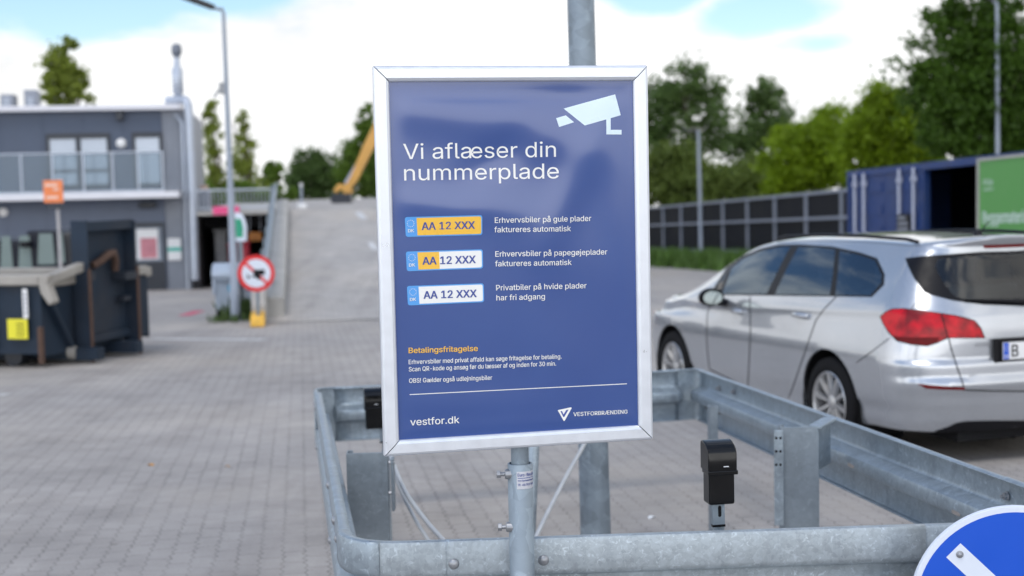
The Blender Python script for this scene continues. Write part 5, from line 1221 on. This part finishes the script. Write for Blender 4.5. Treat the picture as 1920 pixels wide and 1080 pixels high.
q = gnd(432, 603); weed('weed_clump', 'low green weeds round the foot of the tall lamp post', (q.x, q.y), .42, .16, 160)
# ------------------------------------------------------------------ the open skip container on the left
M['skip'] = plain('skip_paint', (.017, .029, .048), .55, 0, .2, 2.5, spec=.25, dirt=((.06, .05, .045), .35))
M['rust'] = plain('rusty_edge', (.095, .055, .04), .85, .1, .3, 9)
M['rim_pale'] = plain('worn_pale_rim', (.33, .31, .28), .6, .1, .15, 4)
ka = Vector((-5.65, 17.0, G(17.0))); KE = Vector((.968, -.25, 0)).normalized(); KH = Vector((-KE.y, KE.x, 0))      # KE: long axis towards the hook end; KH: across, away from us
KG = lambda p: G(p.y)
skip = thing('skip_container', 'dark blue-grey hook-lift skip container with rusty frame and pale rim', 'skip', (ka.x, ka.y, KG(ka)))
def kp(e, h, z): p = ka + KE * e + KH * h; return Vector((p.x, p.y, G(ka.y + h * .95) + z))
AXK = (KE, KH, Vector((0, 0, 1)))
def kbox(m, e0, e1, h0, h1, z0, z1, mi=0): return m.box(kp((e0 + e1) / 2, (h0 + h1) / 2, (z0 + z1) / 2), (e1 - e0, h1 - h0, z1 - z0), AXK, mi)
WK, HB = 2.58, 1.0
h0, h1, E1, HF = .72, 1.85, .24, 1.77
m = MB(); t = .04
kbox(m, -5.5, 0, 0, t, .17, HB); kbox(m, -5.5, 0, WK - t, WK, .17, HB); kbox(m, -t, 0, t + .002, WK - t - .002, .17, HB); kbox(m, -5.5, -5.46, t + .002, WK - t - .002, .20, HB); kbox(m, -5.46, -t - .002, t + .002, WK - t - .002, .20, .26)
for e in np.arange(-5.0, -.2, .62): kbox(m, e - .05, e + .05, -.06, -.002, .22, HB - .02)
tub = m.build('tub', M['skip'], skip)
m = MB(); kbox(m, -5.6, .03, -.09, .06, HB + .002, HB + .13); kbox(m, -5.6, .03, WK - .06, WK + .09, HB + .002, HB + .13); kbox(m, -.08, .06, .062, WK - .062, HB + .002, HB + .12)
m.prism([(0, 0), (.03, -.1), (.13, -.24), (.20, -.2), (.12, .02), (.16, .13), (0, .13)], kp(.03, -.09, HB), (KE, Vector((0, 0, 1)), KH), 0, .14)
m.prism([(-.09, 0), (h0, .12), (h0, .24), (.04, .13)], kp(.062, 0, HB + .0), (KH, Vector((0, 0, 1)), KE), 0, .12)
m.build('rim', M['rim_pale'], skip, bevel=.02)
m = MB()
for h in (h0, h1): kbox(m, .02, E1, h - .035 if h == h0 else h, h if h == h0 else h + .035, .02, HF)
kbox(m, .06, E1 - .02, h0 + .002, h1 - .002, HF - .12, HF); kbox(m, .02, .08, h0 + .002, h1 - .002, .30, HF - .122); kbox(m, .082, .13, h0 + .002, h1 - .002, .24, .34)
m.prism([(.05, .85), (.12, .85), (h0 - .06, .10), (h0 - .13, .10)], kp(.002, 0, 0), (KH, Vector((0, 0, 1)), KE), 0, .08)
fr_ = m.build('hook_frame', M['skip'], skip)
m = MB()
for h in (h0, h1): m = MB(); kbox(m, E1 + .002, E1 + .02, h - .05 if h == h0 else h, h if h == h0 else h + .05, .0, HF * .66); m.build('rusty_edging', M['rust'], fr_)
m = MB(); kbox(m, -.025, .025, -.065, -.005, .06, .50); m.build('rusty_edging', M['rust'], fr_)
m = MB(); hc = (h0 + h1) / 2; P = [kp(.12, hc - .30, 1.20), kp(.16, hc - .16, 1.26), kp(.18, hc, 1.34), kp(.18, hc + .12, 1.35), kp(.16, hc + .20, 1.26), kp(.14, hc + .22, 1.12)]; m.tube(P, [.05, .05, .055, .055, .05, .045], 10); m.build('lifting_hook', M['rust'], fr_, smooth=60)
m = MB(); kbox(m, .0805, .16, hc - .44, hc - .30, 1.02, 1.12); kbox(m, .0805, .3, hc + .2, hc + .5, 1.00, 1.10); kbox(m, .0805, .2, hc + .3, hc + .5, .72, .78); m.build('bracket', M['frame_dark'], fr_)
m = MB(); p = kp(.05, h0 - .16, .14); m.lathe(p, [(.02, -.05), (.08, -.04), (.08, .04), (.02, .05)], (KH, Vector((0, 0, 1)), KE), 14); m.build('pulley', M['rim_pale'], fr_)
for e in (-.55, -4.9):
    for h in (.3, WK - .3):
        m = MB(); m.lathe(kp(e, h - .1, .12), [(.04, 0), (.12, .005), (.12, .195), (.04, .2)], (KE, Vector((0, 0, 1)), KH), 18); m.build('roller', M['frame_dark'], skip, smooth=40)
m = MB(); kbox(m, -5.4, .4, .55, .72, .05, .198); kbox(m, -5.4, .4, 1.5, 1.67, .05, .198); m.build('skid_rail', M['skip'], skip)
m = MB(); ps = [ka + KE * -.42 + KH * -.065]; kbox(m, -.42, -.15, -.075, -.065, .36, .60); ys_ = m.build('yellow_sticker', plain('yellow_sticker', (.72, .66, .03), .5, 0, .05, 4), skip)
m = MB()
for k in range(4): kbox(m, -.30, -.19, -.0775, -.0755, .40 + k * .045, .413 + k * .045)
m.build('sticker_lines', M['trim'], ys_)
m = MB(); kbox(m, -.20, -.135, -.072, -.062, .61, .96); wst = m.build('white_label', M['white_paint'], skip)
m = MB()
for k in range(5): kbox(m, -.185, -.15, -.074, -.0725, .66 + k * .055, .69 + k * .055)
m.build('label_text', M['clad_pale'], wst)

# ------------------------------------------------------------------ dark van behind the skip
M['van_paint'] = plain('dark_van_paint', (.006, .008, .016), .4, 0, .1, 2, spec=.25)
YVN = 27.0; vb = Vector((at(128, 520, YVN).x, YVN, G(YVN))); van = thing('dark_van', 'dark crew van parked behind the skip container', 'van', tuple(vb))
def vz(py): return hgt(py, vb.x, YVN) - vb.z
VX = lambda px: at(px, 480, YVN).x - vb.x
H1 = vz(431); H2 = vz(448)
X3 = (Vector((1, 0, 0)), Vector((0, 0, 1)), Vector((0, -1, 0)))
sd = [(0, .35), (0, H1 * .55), (-.06, H1 - .05), (-.18, H1), (VX(60) - .1, H1), (VX(48), H2), (VX(-160), H2), (VX(-190), .9), (VX(-192), .35)]
m = MB(); m.prism(sd, (0, 0, 0), X3, -1.75, 0); m.build('body', M['van_paint'], van, world=False, bevel=.06)
def vwin(pxa, pxb, pya, pyb, nm='side_window'):
    m = MB(); m.prism([(VX(pxa), vz(pyb)), (VX(pxb), vz(pyb)), (VX(pxb) - .03, vz(pya)), (VX(pxa) + .05, vz(pya))], (0, 0, 0), X3, .002, .012); return m.build(nm, M['van_glass'], van, world=False)
n = NT('van_glass'); n.set(Base_Color=(.22, .28, .27), Roughness=.06, Metallic=.3); M['van_glass'] = n.m
vwin(70, 103, 437, 495); vwin(108, 122, 437, 492); vwin(34, 60, 440, 500); vwin(0, 24, 440, 500); vwin(-40, -6, 440, 500)
m = MB(); m.box((VX(53), -.12, vz(456)), (.18, .18, .12)); m.build('door_mirror', M['trim'], van, world=False, bevel=.03)
for px in (95, -120):
    wh = MB(); wh.lathe((VX(px), .02, .33), [(.2, -.02), (.33, 0), (.33, .2), (.2, .2)], (Vector((1, 0, 0)), Vector((0, 0, 1)), Vector((0, 1, 0))), 24); w_ = wh.build('wheel', M['rubber'], van, world=False, smooth=40)
    m = MB(); m.lathe((VX(px), -.005, .33), [(.2, .02), (.17, -.005), (.06, -.02), (0, -.02)], (Vector((1, 0, 0)), Vector((0, 0, 1)), Vector((0, 1, 0))), 20); m.build('rim', M['alloy'], w_, world=False, smooth=40)
# the orange sign board on its pole
YO = 24.0; oc = at(100, 359, YO); osg = thing('orange_sign', 'small orange sign board on a thin pole above the skip', 'sign', (at(112, 500, YO).x, YO, G(YO)))
s_ = YO / F; M['orange'] = plain('orange_board', (.78, .22, .07), .5, 0, .05, 4)
m = MB(); m.box(oc, (36 * s_, .03, 42 * s_)); ob_ = m.build('board', M['orange'], osg, bevel=.004)
m = MB(); m.box(oc + Vector((-.03, -.0165, 12 * s_)), (24 * s_, .002, 5 * s_)); m.box(oc + Vector((.05, -.0165, 4 * s_)), (10 * s_, .002, 4 * s_)); m.box(oc + Vector((-.02, -.0165, -11 * s_)), (22 * s_, .002, 5 * s_)); m.build('board_text', plain('board_pale', (.80, .55, .45), .5), ob_)
m = MB(); m.box(oc + Vector((.02, 0, -27 * s_)), (28 * s_, .03, 11 * s_)); m.build('lower_plate', M['frame_dark'], osg)
m = MB(); m.tube([(at(112, 500, YO).x + .01, YO + .04, G(YO)), (oc.x + .045, YO + .04, oc.z + .1)], .027, 10); m.build('pole', plain('pole_pale', (.42, .41, .42), .5, .2), osg, smooth=50)

# ------------------------------------------------------------------ blue shipping container with opened side and green board
def CL(Y, z): return Vector((7.5 + .148 * (31.5 - Y), Y, G(Y) + z))
def cY(px):
    k = (px - 960) / F; return (7.5 + .148 * 31.5) / (k + .148)
M['cont_blue'] = plain('container_blue', (.008, .036, .15), .5, .1, .12, 2, dirt=((.03, .05, .11), .5))
M['lockbar'] = plain('lock_bar_grey', (.42, .45, .55), .5, .4, .1, 8)
HC = 2.66; Ya, Yb = cY(1593), 19.0
cont = thing('shipping_container', 'blue shipping container with one dark open side bay and grey lock bars', 'container', tuple(CL((Ya + Yb) / 2, 0)))
CNn = Vector((-SA.y, SA.x, 0)) * 1.0; CNn = Vector((-1, -.148, 0)).normalized()
def cslab(m, Y0, Y1, z0, z1, d0, d1, mi=0):                    # d: out of the visible side (towards the yard)
    vs = []
    for d in (d0, d1):
        for Y, z in ((Y0, z0), (Y1, z0), (Y1, z1), (Y0, z1)): vs.append(CL(Y, z) + CNn * d)
    return m.add(vs, [(0, 1, 2, 3), (7, 6, 5, 4), (0, 4, 5, 1), (1, 5, 6, 2), (2, 6, 7, 3), (3, 7, 4, 0)], mi)
yD = cY(1735); yO = cY(1836)
m = MB(); cslab(m, Ya, Yb, HC - .14, HC, -.1, .03); cslab(m, Ya, Yb, .0, .14, -.1, .03); cslab(m, Ya, Ya - .12, .14, HC - .14, -.1, .028); cslab(m, yD, yD - .05, .14, HC - .14, -.1, .026); cslab(m, Yb + .12, Yb, .14, HC - .14, -.1, .028); m.build('side_frame', M['cont_blue'], cont)
m = MB(); cslab(m, Ya, Yb, HC - .06, HC - .005, -2.4, -.101); cslab(m, Ya, Yb, .02, .10, -2.4, -.101); cslab(m, Ya, Ya - .05, .101, HC - .061, -2.4, -.101); cslab(m, Yb + .05, Yb, .101, HC - .061, -2.4, -.101); cslab(m, Ya, Yb, .101, HC - .061, -2.45, -2.401); m.build('shell', M['cont_blue'], cont)
m = MB(); cslab(m, Ya - .06, Yb + .06, .102, HC - .062, -2.399, -2.38); cslab(m, Ya - .06, Yb + .06, .1012, .12, -2.37, -.12); cslab(m, Ya - .06, Yb + .06, HC - .08, HC - .0612, -2.37, -.12); m.build('shade_lining', M['trim'], cont)  # near-black sheets that put the shade inside the container into colour
ym = (Ya - .12 + yD) / 2
for a, c in ((Ya - .125, ym + .01), (ym - .01, yD + .005)):
    m = MB(); cslab(m, a, c, .15, HC - .15, -.05, -.005); dr = None
    for k in range(5): z = .3 + k * .46; cslab(m, a - .12, c + .12, z, z + .2, -.004, .014)
    dr = m.build('door_leaf', M['cont_blue'], cont)
    pxs = (1611, 1628) if a > ym + .5 else (1694.5, 1721.5)
    for px in pxs:
        Y = cY(px); m = MB(); m.tube([CL(Y, .1) + CNn * .07, CL(Y, HC - .08) + CNn * .07], .034, 10)
        for z in (.3, 1.1, 2.35): p = CL(Y, z) + CNn * .07; m.box(p, (.09, .14, .10))
        m.build('lock_bar', M['lockbar'], dr, smooth=50)
cl_ = cY(1707); lab = MB(); cslab(lab, cl_ + .28, cl_ - .32, 1.28, 1.66, .12, .14); lb_ = lab.build('label_board', M['trim'], cont)
m = MB()
for k, (a, c) in enumerate(((.22, -.14), (.22, -.25), (.24, -.27))): cslab(m, cl_ + a, cl_ + c, 1.56 - k * .11, 1.62 - k * .11, .141, .144)
m.build('label_text', M['clad_pale'], lb_)
M['board_green'] = plain('board_green', (.085, .285, .065), .5, 0, .04, 3)
yg0 = cY(1863); gb = thing('green_board', 'green information board with white text beside the dark container opening', 'information board', tuple(CL(yg0 - 1.4, 0) + CNn * .3))
zg1 = HC - .12
m = MB(); cslab(m, yg0, yg0 - 3.2, .62, zg1, .20, .24); pn = m.build('panel', M['board_green'], gb)
m = MB(); cslab(m, yg0 + .07, yg0, .58, zg1 + .05, .19, .26); cslab(m, yg0, yg0 - 3.2, zg1 + .001, zg1 + .05, .19, .26); cslab(m, yg0, yg0 - 3.2, .58, .619, .19, .26); m.build('board_frame', plain('board_frame', (.40, .40, .36), .5, .2), gb)
for dy in (.15, 2.9):
    m = MB(); cslab(m, yg0 - dy, yg0 - dy - .08, 0, zg1, .10, .188); m.build('board_post', M['galv_dull'], gb)
def bput(z0): return lambda u, v: CL(yg0 - u, z0 + v) + CNn * .243
BW_ = plain('board_white', (.55, .66, .60), .5)
m = MB(); letter(m, bput(zg1 - .42), 'Miljø', (.14, 0), (.48, 0), .10); letter(m, bput(zg1 - .52), 'station', (.14, 0), (.50, 0), .06); m.build('board_text', BW_, pn); m = MB()
letter(m, bput(1.46), 'Byggematerialer', (.12, 0), (1.95, 0), .20, 'inter', .03); m.build('board_text', BW_, pn)
for k in range(3): m = MB(); letter(m, bput(1.20 - k * .15), ('Genbrugelige byggematerialer', 'afleveres i containeren.', 'Tak for hjælpen')[k], (.16, 0), (1.7 - .22 * k, 0), .085); m.build('board_text', BW_, pn)
m = MB(); letter(m, bput(.72), 'Reusable materials', (.16, 0), (1.5, 0), .10, 'inter', .03); m.build('board_text', BW_, pn)
# ------------------------------------------------------------------ dark fence along the right
M['fence_dark'] = plain('fence_panel_dark', (.009, .010, .014), .7, 0, .35, 1.2, spec=.2)
M['fence_grey'] = plain('fence_steel', (.24, .27, .33), .5, .3, .1, 3)
def FLn(Y, z): return Vector((17.66 - .148 * Y, Y, G(Y) + z))
FH = 2.72
fence = thing('noise_fence', 'long dark fence of black panels between grey steel posts', 'fence', tuple(FLn(56, 0)))
Ys = [46.3 + 3.25 * k for k in range(-4, 17)]
for a, c in zip(Ys, Ys[1:]):
    m = MB()
    def fs_(z0, z1, o0, o1, A=a + .06, Cc=c - .06):
        vs = []
        for d in (o0, o1):
            for Y, z in ((A, z0), (Cc, z0), (Cc, z1), (A, z1)): p = FLn(Y, z); vs.append(p + CNn * d)
        m.add(vs, [(0, 1, 2, 3), (7, 6, 5, 4), (0, 4, 5, 1), (1, 5, 6, 2), (2, 6, 7, 3), (3, 7, 4, 0)])
    fs_(.12, FH - .10, -.03, .0)
    for k in range(9): z = .2 + k * .27; fs_(z, z + .2, .0005, .012)
    m.build('fence_panel', M['fence_dark'], fence)
for a in Ys:
    m = MB(); p = FLn(a, FH / 2); m.box(p + CNn * .03, (.12, .12, FH)); m.build('fence_post', M['fence_grey'], fence)
for z in (FH - .06, FH * .66, .62):
    m = MB(); vs = []
    for Y in Ys:
        for d in (.095, .13):
            for dz in (-.05, .05): vs.append(FLn(Y, z + dz) + CNn * d)
    fs = []
    for i in range(len(Ys) - 1):
        o = i * 4; fs += [(o, o + 1, o + 5, o + 4), (o + 2, o + 6, o + 7, o + 3), (o + 1, o + 3, o + 7, o + 5), (o, o + 4, o + 6, o + 2)]
    m.add(vs, fs); m.build('fence_rail', M['fence_grey'], fence)
# grass verge at the foot of the fence
M['grass'] = plain('grass', (.075, .15, .022), .6, 0, .35, 1.5)
def blades(name, n, spot, hmin, hmax):
    V = np.zeros((n, 3, 3)); 
    for i in range(n):
        x, y = spot(); h = random.uniform(hmin, hmax); a = random.uniform(0, 6.28); wv = .03 + h * .05; z = G(y)
        V[i, 0] = (x - wv * math.cos(a), y - wv * math.sin(a), z); V[i, 1] = (x + wv * math.cos(a), y + wv * math.sin(a), z); V[i, 2] = (x + random.uniform(-.4, .4) * h, y + random.uniform(-.4, .4) * h, z + h)
    me = bpy.data.meshes.new(name); me.from_pydata(V.reshape(-1, 3).tolist(), [], np.arange(3 * n).reshape(-1, 3).tolist()); me.materials.append(M['grass']); o = bpy.data.objects.new(name, me); COL.objects.link(o); return tag(o, kind='stuff')
def verge():
    while True:
        Y = random.uniform(50, 74); d = random.random() ** 1.3 * 2.8
        if random.random() < .35 + .5 * math.sin(Y * 1.9) * math.sin(Y * .83 + 1) + .25 * math.sin(Y * 5.1): break
    p = FLn(Y, 0) + CNn * (.1 + d); return p.x, p.y
blades('grass_verge', 6500, verge, .12, .85)
# ------------------------------------------------------------------ trees
def leafmat(name, col, tr=.35):
    n = NT(name); n.t.nodes.remove(n.p); f = n.noise(.55, 4, .6); g = n.noise(6, 2)
    c = n.mix(n.rng(f, .3, .7, 0, 1), tuple(x * .72 for x in col), (col[0] * 1.35, col[1] * 1.25, col[2] * 1.1)); c = n.mix(n.rng(g, .3, .7, 0, .35), c, tuple(x * 1.6 for x in col))
    d = n.n('ShaderNodeBsdfPrincipled'); n.l(c, d.inputs['Base Color']); d.inputs['Roughness'].default_value = .5; d.inputs['Specular IOR Level'].default_value = .3
    t = n.n('ShaderNodeBsdfTranslucent'); n.l(c, t.inputs[0]); ms = n.n('ShaderNodeMixShader'); ms.inputs[0].default_value = tr; n.l(d.outputs[0], ms.inputs[1]); n.l(t.outputs[0], ms.inputs[2]); n.l(ms.outputs[0], n.out.inputs[0]); return n.m
M['bark'] = plain('bark', (.07, .055, .04), .9, 0, .3, 6)
LM = {'dark': leafmat('leaves_dark', (.088, .15, .045), .5), 'mid': leafmat('leaves_mid', (.10, .175, .025), .5), 'bright': leafmat('leaves_bright', (.185, .285, .014), .54), 'olive': leafmat('leaves_olive', (.21, .27, .05), .55), 'deep': leafmat('leaves_deep', (.055, .115, .013), .46), 'scrub': leafmat('leaves_scrub', (.11, .16, .035), .45)}
def tree(name, label, Y, blobs, mat, clumps, per, leaf, trunk_px=None, cat='tree', group=None, spread=1.0, limbs=9, fill=.35):
    """blobs: (px, py, rx_px, ry_px, weight): ellipsoids of foliage measured in the photo, at distance Y"""
    s = Y / F; P = []; cents = []
    tw = sum(b_[4] for b_ in blobs)
    for px, py, rx, ry, wt in blobs:
        c = np.array(at(px, py, Y)); k = int(clumps * wt / tw); r = RNG.normal(size=(k, 3)); r /= np.linalg.norm(r, axis=1)[:, None]; r *= (RNG.random(k) ** fill * np.where(RNG.random(k) < .16, RNG.uniform(1.05, 1.35, k), 1.0))[:, None]
        R3 = np.array([rx * s, min(rx, ry) * s * 1.0, ry * s]); cl = c + r * R3; cents.append(cl)
        sig = .22 * min(rx, ry) * s * spread
        for q in cl:
            sg = sig * RNG.uniform(.5, 1.3); P.append(q + RNG.normal(size=(per, 3)) * np.array([sg, sg, sg * .75]))
    P = np.concatenate(P); cents = np.concatenate(cents); n_ = len(P); gz = G(Y); P[:, 2] = np.maximum(P[:, 2], gz + .05)
    d1 = RNG.normal(size=(n_, 3)); d1 /= np.linalg.norm(d1, axis=1)[:, None]; d2 = np.cross(d1, RNG.normal(size=(n_, 3))); d2 /= np.linalg.norm(d2, axis=1)[:, None]
    L_ = leaf * RNG.uniform(.6, 1.35, n_)[:, None]; W_ = L_ * .55
    V = np.stack([P - d1 * L_ * .5, P + d2 * W_ * .5 - d1 * L_ * .08, P + d1 * L_ * .5, P - d2 * W_ * .5 - d1 * L_ * .08], 1).reshape(-1, 3)
    tx = trunk_px or blobs[0][0]; b0 = at(tx, blobs[0][1], Y); base = Vector((b0.x, Y, gz))
    t = thing(name, label, cat, tuple(base), 0, group)
    V = V - np.array(base)
    me = bpy.data.meshes.new('crown'); me.vertices.add(4 * n_); me.vertices.foreach_set('co', V.ravel()); me.loops.add(4 * n_); me.loops.foreach_set('vertex_index', np.arange(4 * n_)); me.polygons.add(n_); me.polygons.foreach_set('loop_start', np.arange(0, 4 * n_, 4)); me.polygons.foreach_set('loop_total', np.full(n_, 4)); me.update(); me.validate()
    me.materials.append(LM[mat]); o = bpy.data.objects.new('crown', me); COL.objects.link(o); o.parent = t
    top = max(c[2] for c in cents); m = MB(); h = top - gz; r0 = max(.06, h * .022)
    pts = [base + Vector((math.sin(k * 1.7) * h * .012 * k, math.cos(k * 2.1) * h * .012 * k, h * k / 7 * .93)) for k in range(8)]
    m.tube(pts, [r0 * (1 - k / 7.6) + .015 for k in range(8)], 9)
    idx = RNG.choice(len(cents), min(limbs, len(cents)), replace=False)
    for i in idx:
        e = Vector(cents[i]); k = min(max((e.z - gz) / h * .62, .12), .8) * 7; a = pts[int(k)].lerp(pts[min(int(k) + 1, 7)], k - int(k)); mid = a.lerp(e, .5) + Vector((0, 0, (e - a).length * .08)); m.tube([a, mid, e], [r0 * .42, r0 * .27, r0 * .08], 6)
    m.build('trunk', M['bark'], t, smooth=60); return t
tree('poplar', 'tall olive-green tree showing above the office roof', 80, [(122, 118, 34, 34, 1), (108, 165, 32, 34, 1.2), (140, 165, 28, 40, 1), (130, 90, 14, 16, .35)], 'olive', 95, 46, .30, 124)
tree('poplar', 'thin upright pale green tree just left of the tall lamp post', 74, [(398, 215, 13, 32, .9), (395, 270, 20, 40, 1), (400, 335, 28, 45, 1.3), (385, 360, 26, 30, .8), (420, 365, 30, 26, .9)], 'olive', 100, 36, .22, 397, spread=1.2)
tree('poplar', 'sparse airy tree just right of the tall lamp post', 74, [(456, 225, 12, 22, .5), (462, 275, 20, 40, .9), (452, 340, 30, 42, 1.3), (475, 365, 30, 30, 1.0), (450, 300, 26, 30, .7)], 'olive', 92, 34, .22, 455, spread=1.3)
tree('small_tree', 'small dark rounded tree standing alone behind the ramp crest', 84, [(512, 325, 16, 17, 1), (508, 350, 18, 20, .8)], 'mid', 45, 60, .26, 512)
tree('broadleaf_tree', 'dark rounded tree left of the yellow excavator arm', 92, [(585, 315, 34, 34, 1.2), (560, 345, 32, 36, 1), (620, 340, 40, 46, 1.2), (600, 360, 60, 28, 1)], 'dark', 140, 80, .26, 590, fill=.45)
tree('broadleaf_tree', 'pointed lighter green tree at the left edge of the poster', 88, [(692, 235, 20, 42, .9), (680, 290, 34, 48, 1.2), (660, 335, 30, 46, 1), (710, 330, 40, 60, 1.2)], 'mid', 130, 76, .25, 688)
tree('broadleaf_tree', 'big dark tree just right of the poster', 78, [(1290, 165, 62, 52, 1.2), (1235, 200, 52, 60, 1.1), (1330, 225, 60, 62, 1.2), (1262, 275, 66, 62, 1.2), (1200, 260, 60, 80, 1)], 'dark', 150, 80, .26, 1285, fill=.45)
tree('broadleaf_tree', 'dark tree with ragged top between the big dark tree and the yellow-green bushes', 80, [(1430, 185, 36, 36, .8), (1440, 235, 52, 46, 1.1), (1395, 265, 44, 48, 1), (1475, 262, 34, 34, .7), (1500, 290, 40, 36, .6)], 'dark', 112, 78, .26, 1432, fill=.45)
tree('bush', 'broad green bush behind the far end of the dark fence', 73, [(1250, 355, 46, 38, 1), (1300, 340, 50, 50, 1.2), (1225, 320, 46, 50, .8), (1278, 305, 40, 34, .8)], 'scrub', 150, 80, .26, 1262, cat='bush', fill=.45)
tree('bush', 'brownish green bush behind the middle of the dark fence', 66, [(1370, 345, 50, 38, 1), (1420, 340, 44, 42, 1)], 'scrub', 140, 80, .25, 1392, cat='bush', fill=.45)
tree('leafy_tree', 'bright yellow-green leafy tree behind the near end of the fence', 54, [(1500, 285, 52, 48, 1), (1560, 260, 52, 62, 1.2), (1470, 330, 44, 40, .8), (1540, 330, 70, 50, 1.1)], 'bright', 230, 100, .18, 1530, fill=.45)
tree('leafy_tree', 'yellow-green leafy tree behind the left end of the blue container', 48, [(1650, 200, 48, 42, 1), (1615, 240, 42, 40, .9), (1690, 255, 58, 60, 1.2), (1630, 295, 62, 44, 1), (1725, 290, 50, 44, .9)], 'bright', 230, 100, .17, 1650, fill=.45)
tree('broadleaf_tree', 'huge dark tree towering over the blue container', 42, [(1840, 90, 90, 70, .7), (1780, 150, 90, 66, 1.2), (1880, 170, 100, 80, 1.3), (1800, 235, 90, 60, 1.2), (1900, 260, 90, 60, 1.1), (1960, 120, 110, 110, 1.4), (1790, 50, 62, 48, .3), (1860, 10, 90, 50, .34)], 'deep', 440, 110, .165, 1850, fill=.45, limbs=16)
tree('bush', 'loose green bushes behind the railing of the raised deck', 70, [(390, 372, 30, 22, 1), (440, 368, 34, 26, 1), (490, 372, 30, 22, 1), (530, 375, 26, 18, .6)], 'mid', 110, 44, .26, 440, cat='bush', fill=.45)
# ------------------------------------------------------------------ yellow excavator behind the crest
M['cat_yellow'] = plain('machine_yellow', (.58, .31, .07), .45, 0, .12, 3)
YX = 60.0; ex = at(860, 380, YX); exc = thing('excavator', 'yellow excavator reaching its arm down behind the ramp crest', 'excavator', (ex.x, YX, ZC))
def bar(name, pts, ws, dep, mat=None, par=exc):
    P = [at(px, py, YX) for px, py in pts]; m = MB(); n_ = len(P); vs = []
    for i, p in enumerate(P):
        d = (P[min(i + 1, n_ - 1)] - P[max(i - 1, 0)]).normalized(); nn = Vector((-d.z, 0, d.x)) * (ws[i] * YX / F / 2)
        for sy in (-dep / 2, dep / 2):
            vs += [p + nn + Vector((0, sy, 0)), p - nn + Vector((0, sy, 0))]
    fs = []
    for i in range(n_ - 1):
        o = i * 4; q = o + 4; fs += [(o, o + 1, q + 1, q), (o + 2, q + 2, q + 3, o + 3), (o, q, q + 2, o + 2), (o + 1, o + 3, q + 3, q + 1)]
    fs += [(0, 2, 3, 1), (4 * n_ - 4, 4 * n_ - 3, 4 * n_ - 1, 4 * n_ - 2)]; m.add(vs, fs); return m.build(name, mat or M['cat_yellow'], par, bevel=.02)
bar('stick', [(646, 362), (664, 335), (690, 278), (716, 228), (735, 205)], [10, 14, 19, 22, 16], .35)
bar('boom', [(728, 205), (765, 205), (815, 255), (850, 340)], [24, 40, 44, 34], .4)
st_ = bar('hydraulic_ram', [(648, 345), (668, 312), (690, 290)], [7, 7, 7], .1, M['lockbar']); bar('bucket_link', [(629, 360), (636, 350), (652, 352), (660, 362)], [9, 11, 11, 8], .3)
bar('bucket', [(622, 372), (640, 374), (660, 372)], [14, 22, 16], .7, M['frame_dark']); bar('bucket_teeth', [(626, 384), (627, 391)], [10, 6], .5, M['rust'])
bar('cab', [(830, 320), (870, 320)], [62, 62], 1.2); bar('counterweight', [(870, 335), (930, 335)], [44, 44], 2.2); bar('track', [(800, 384), (815, 384), (925, 384), (940, 384)], [12, 24, 24, 12], 2.4, M['rubber'])
# small bollard at the crest
q = at(566, 392, 47.5); bo = thing('bollard_lamp', 'slim grey lamp bollard on a pale foot at the ramp crest', 'bollard', (q.x, 47.5, ZC))
m = MB(); m.tube([(q.x, 47.5, ZC), (q.x, 47.5, ZC + .72)], .045, 10); m.build('post', M['lamp_grey'], bo, smooth=50)
m = MB(); m.lathe((q.x, 47.5, ZC), [(.18, 0), (.18, .1), (.10, .16), (0, .17)], n=16); m.build('foot', M['white_paint'], bo, smooth=40)
m = MB(); m.lathe((q.x, 47.5, ZC + .72), [(.05, 0), (.06, .02), (.06, .10), (0, .12)], n=12); m.build('lamp', M['white_paint'], bo, smooth=40)
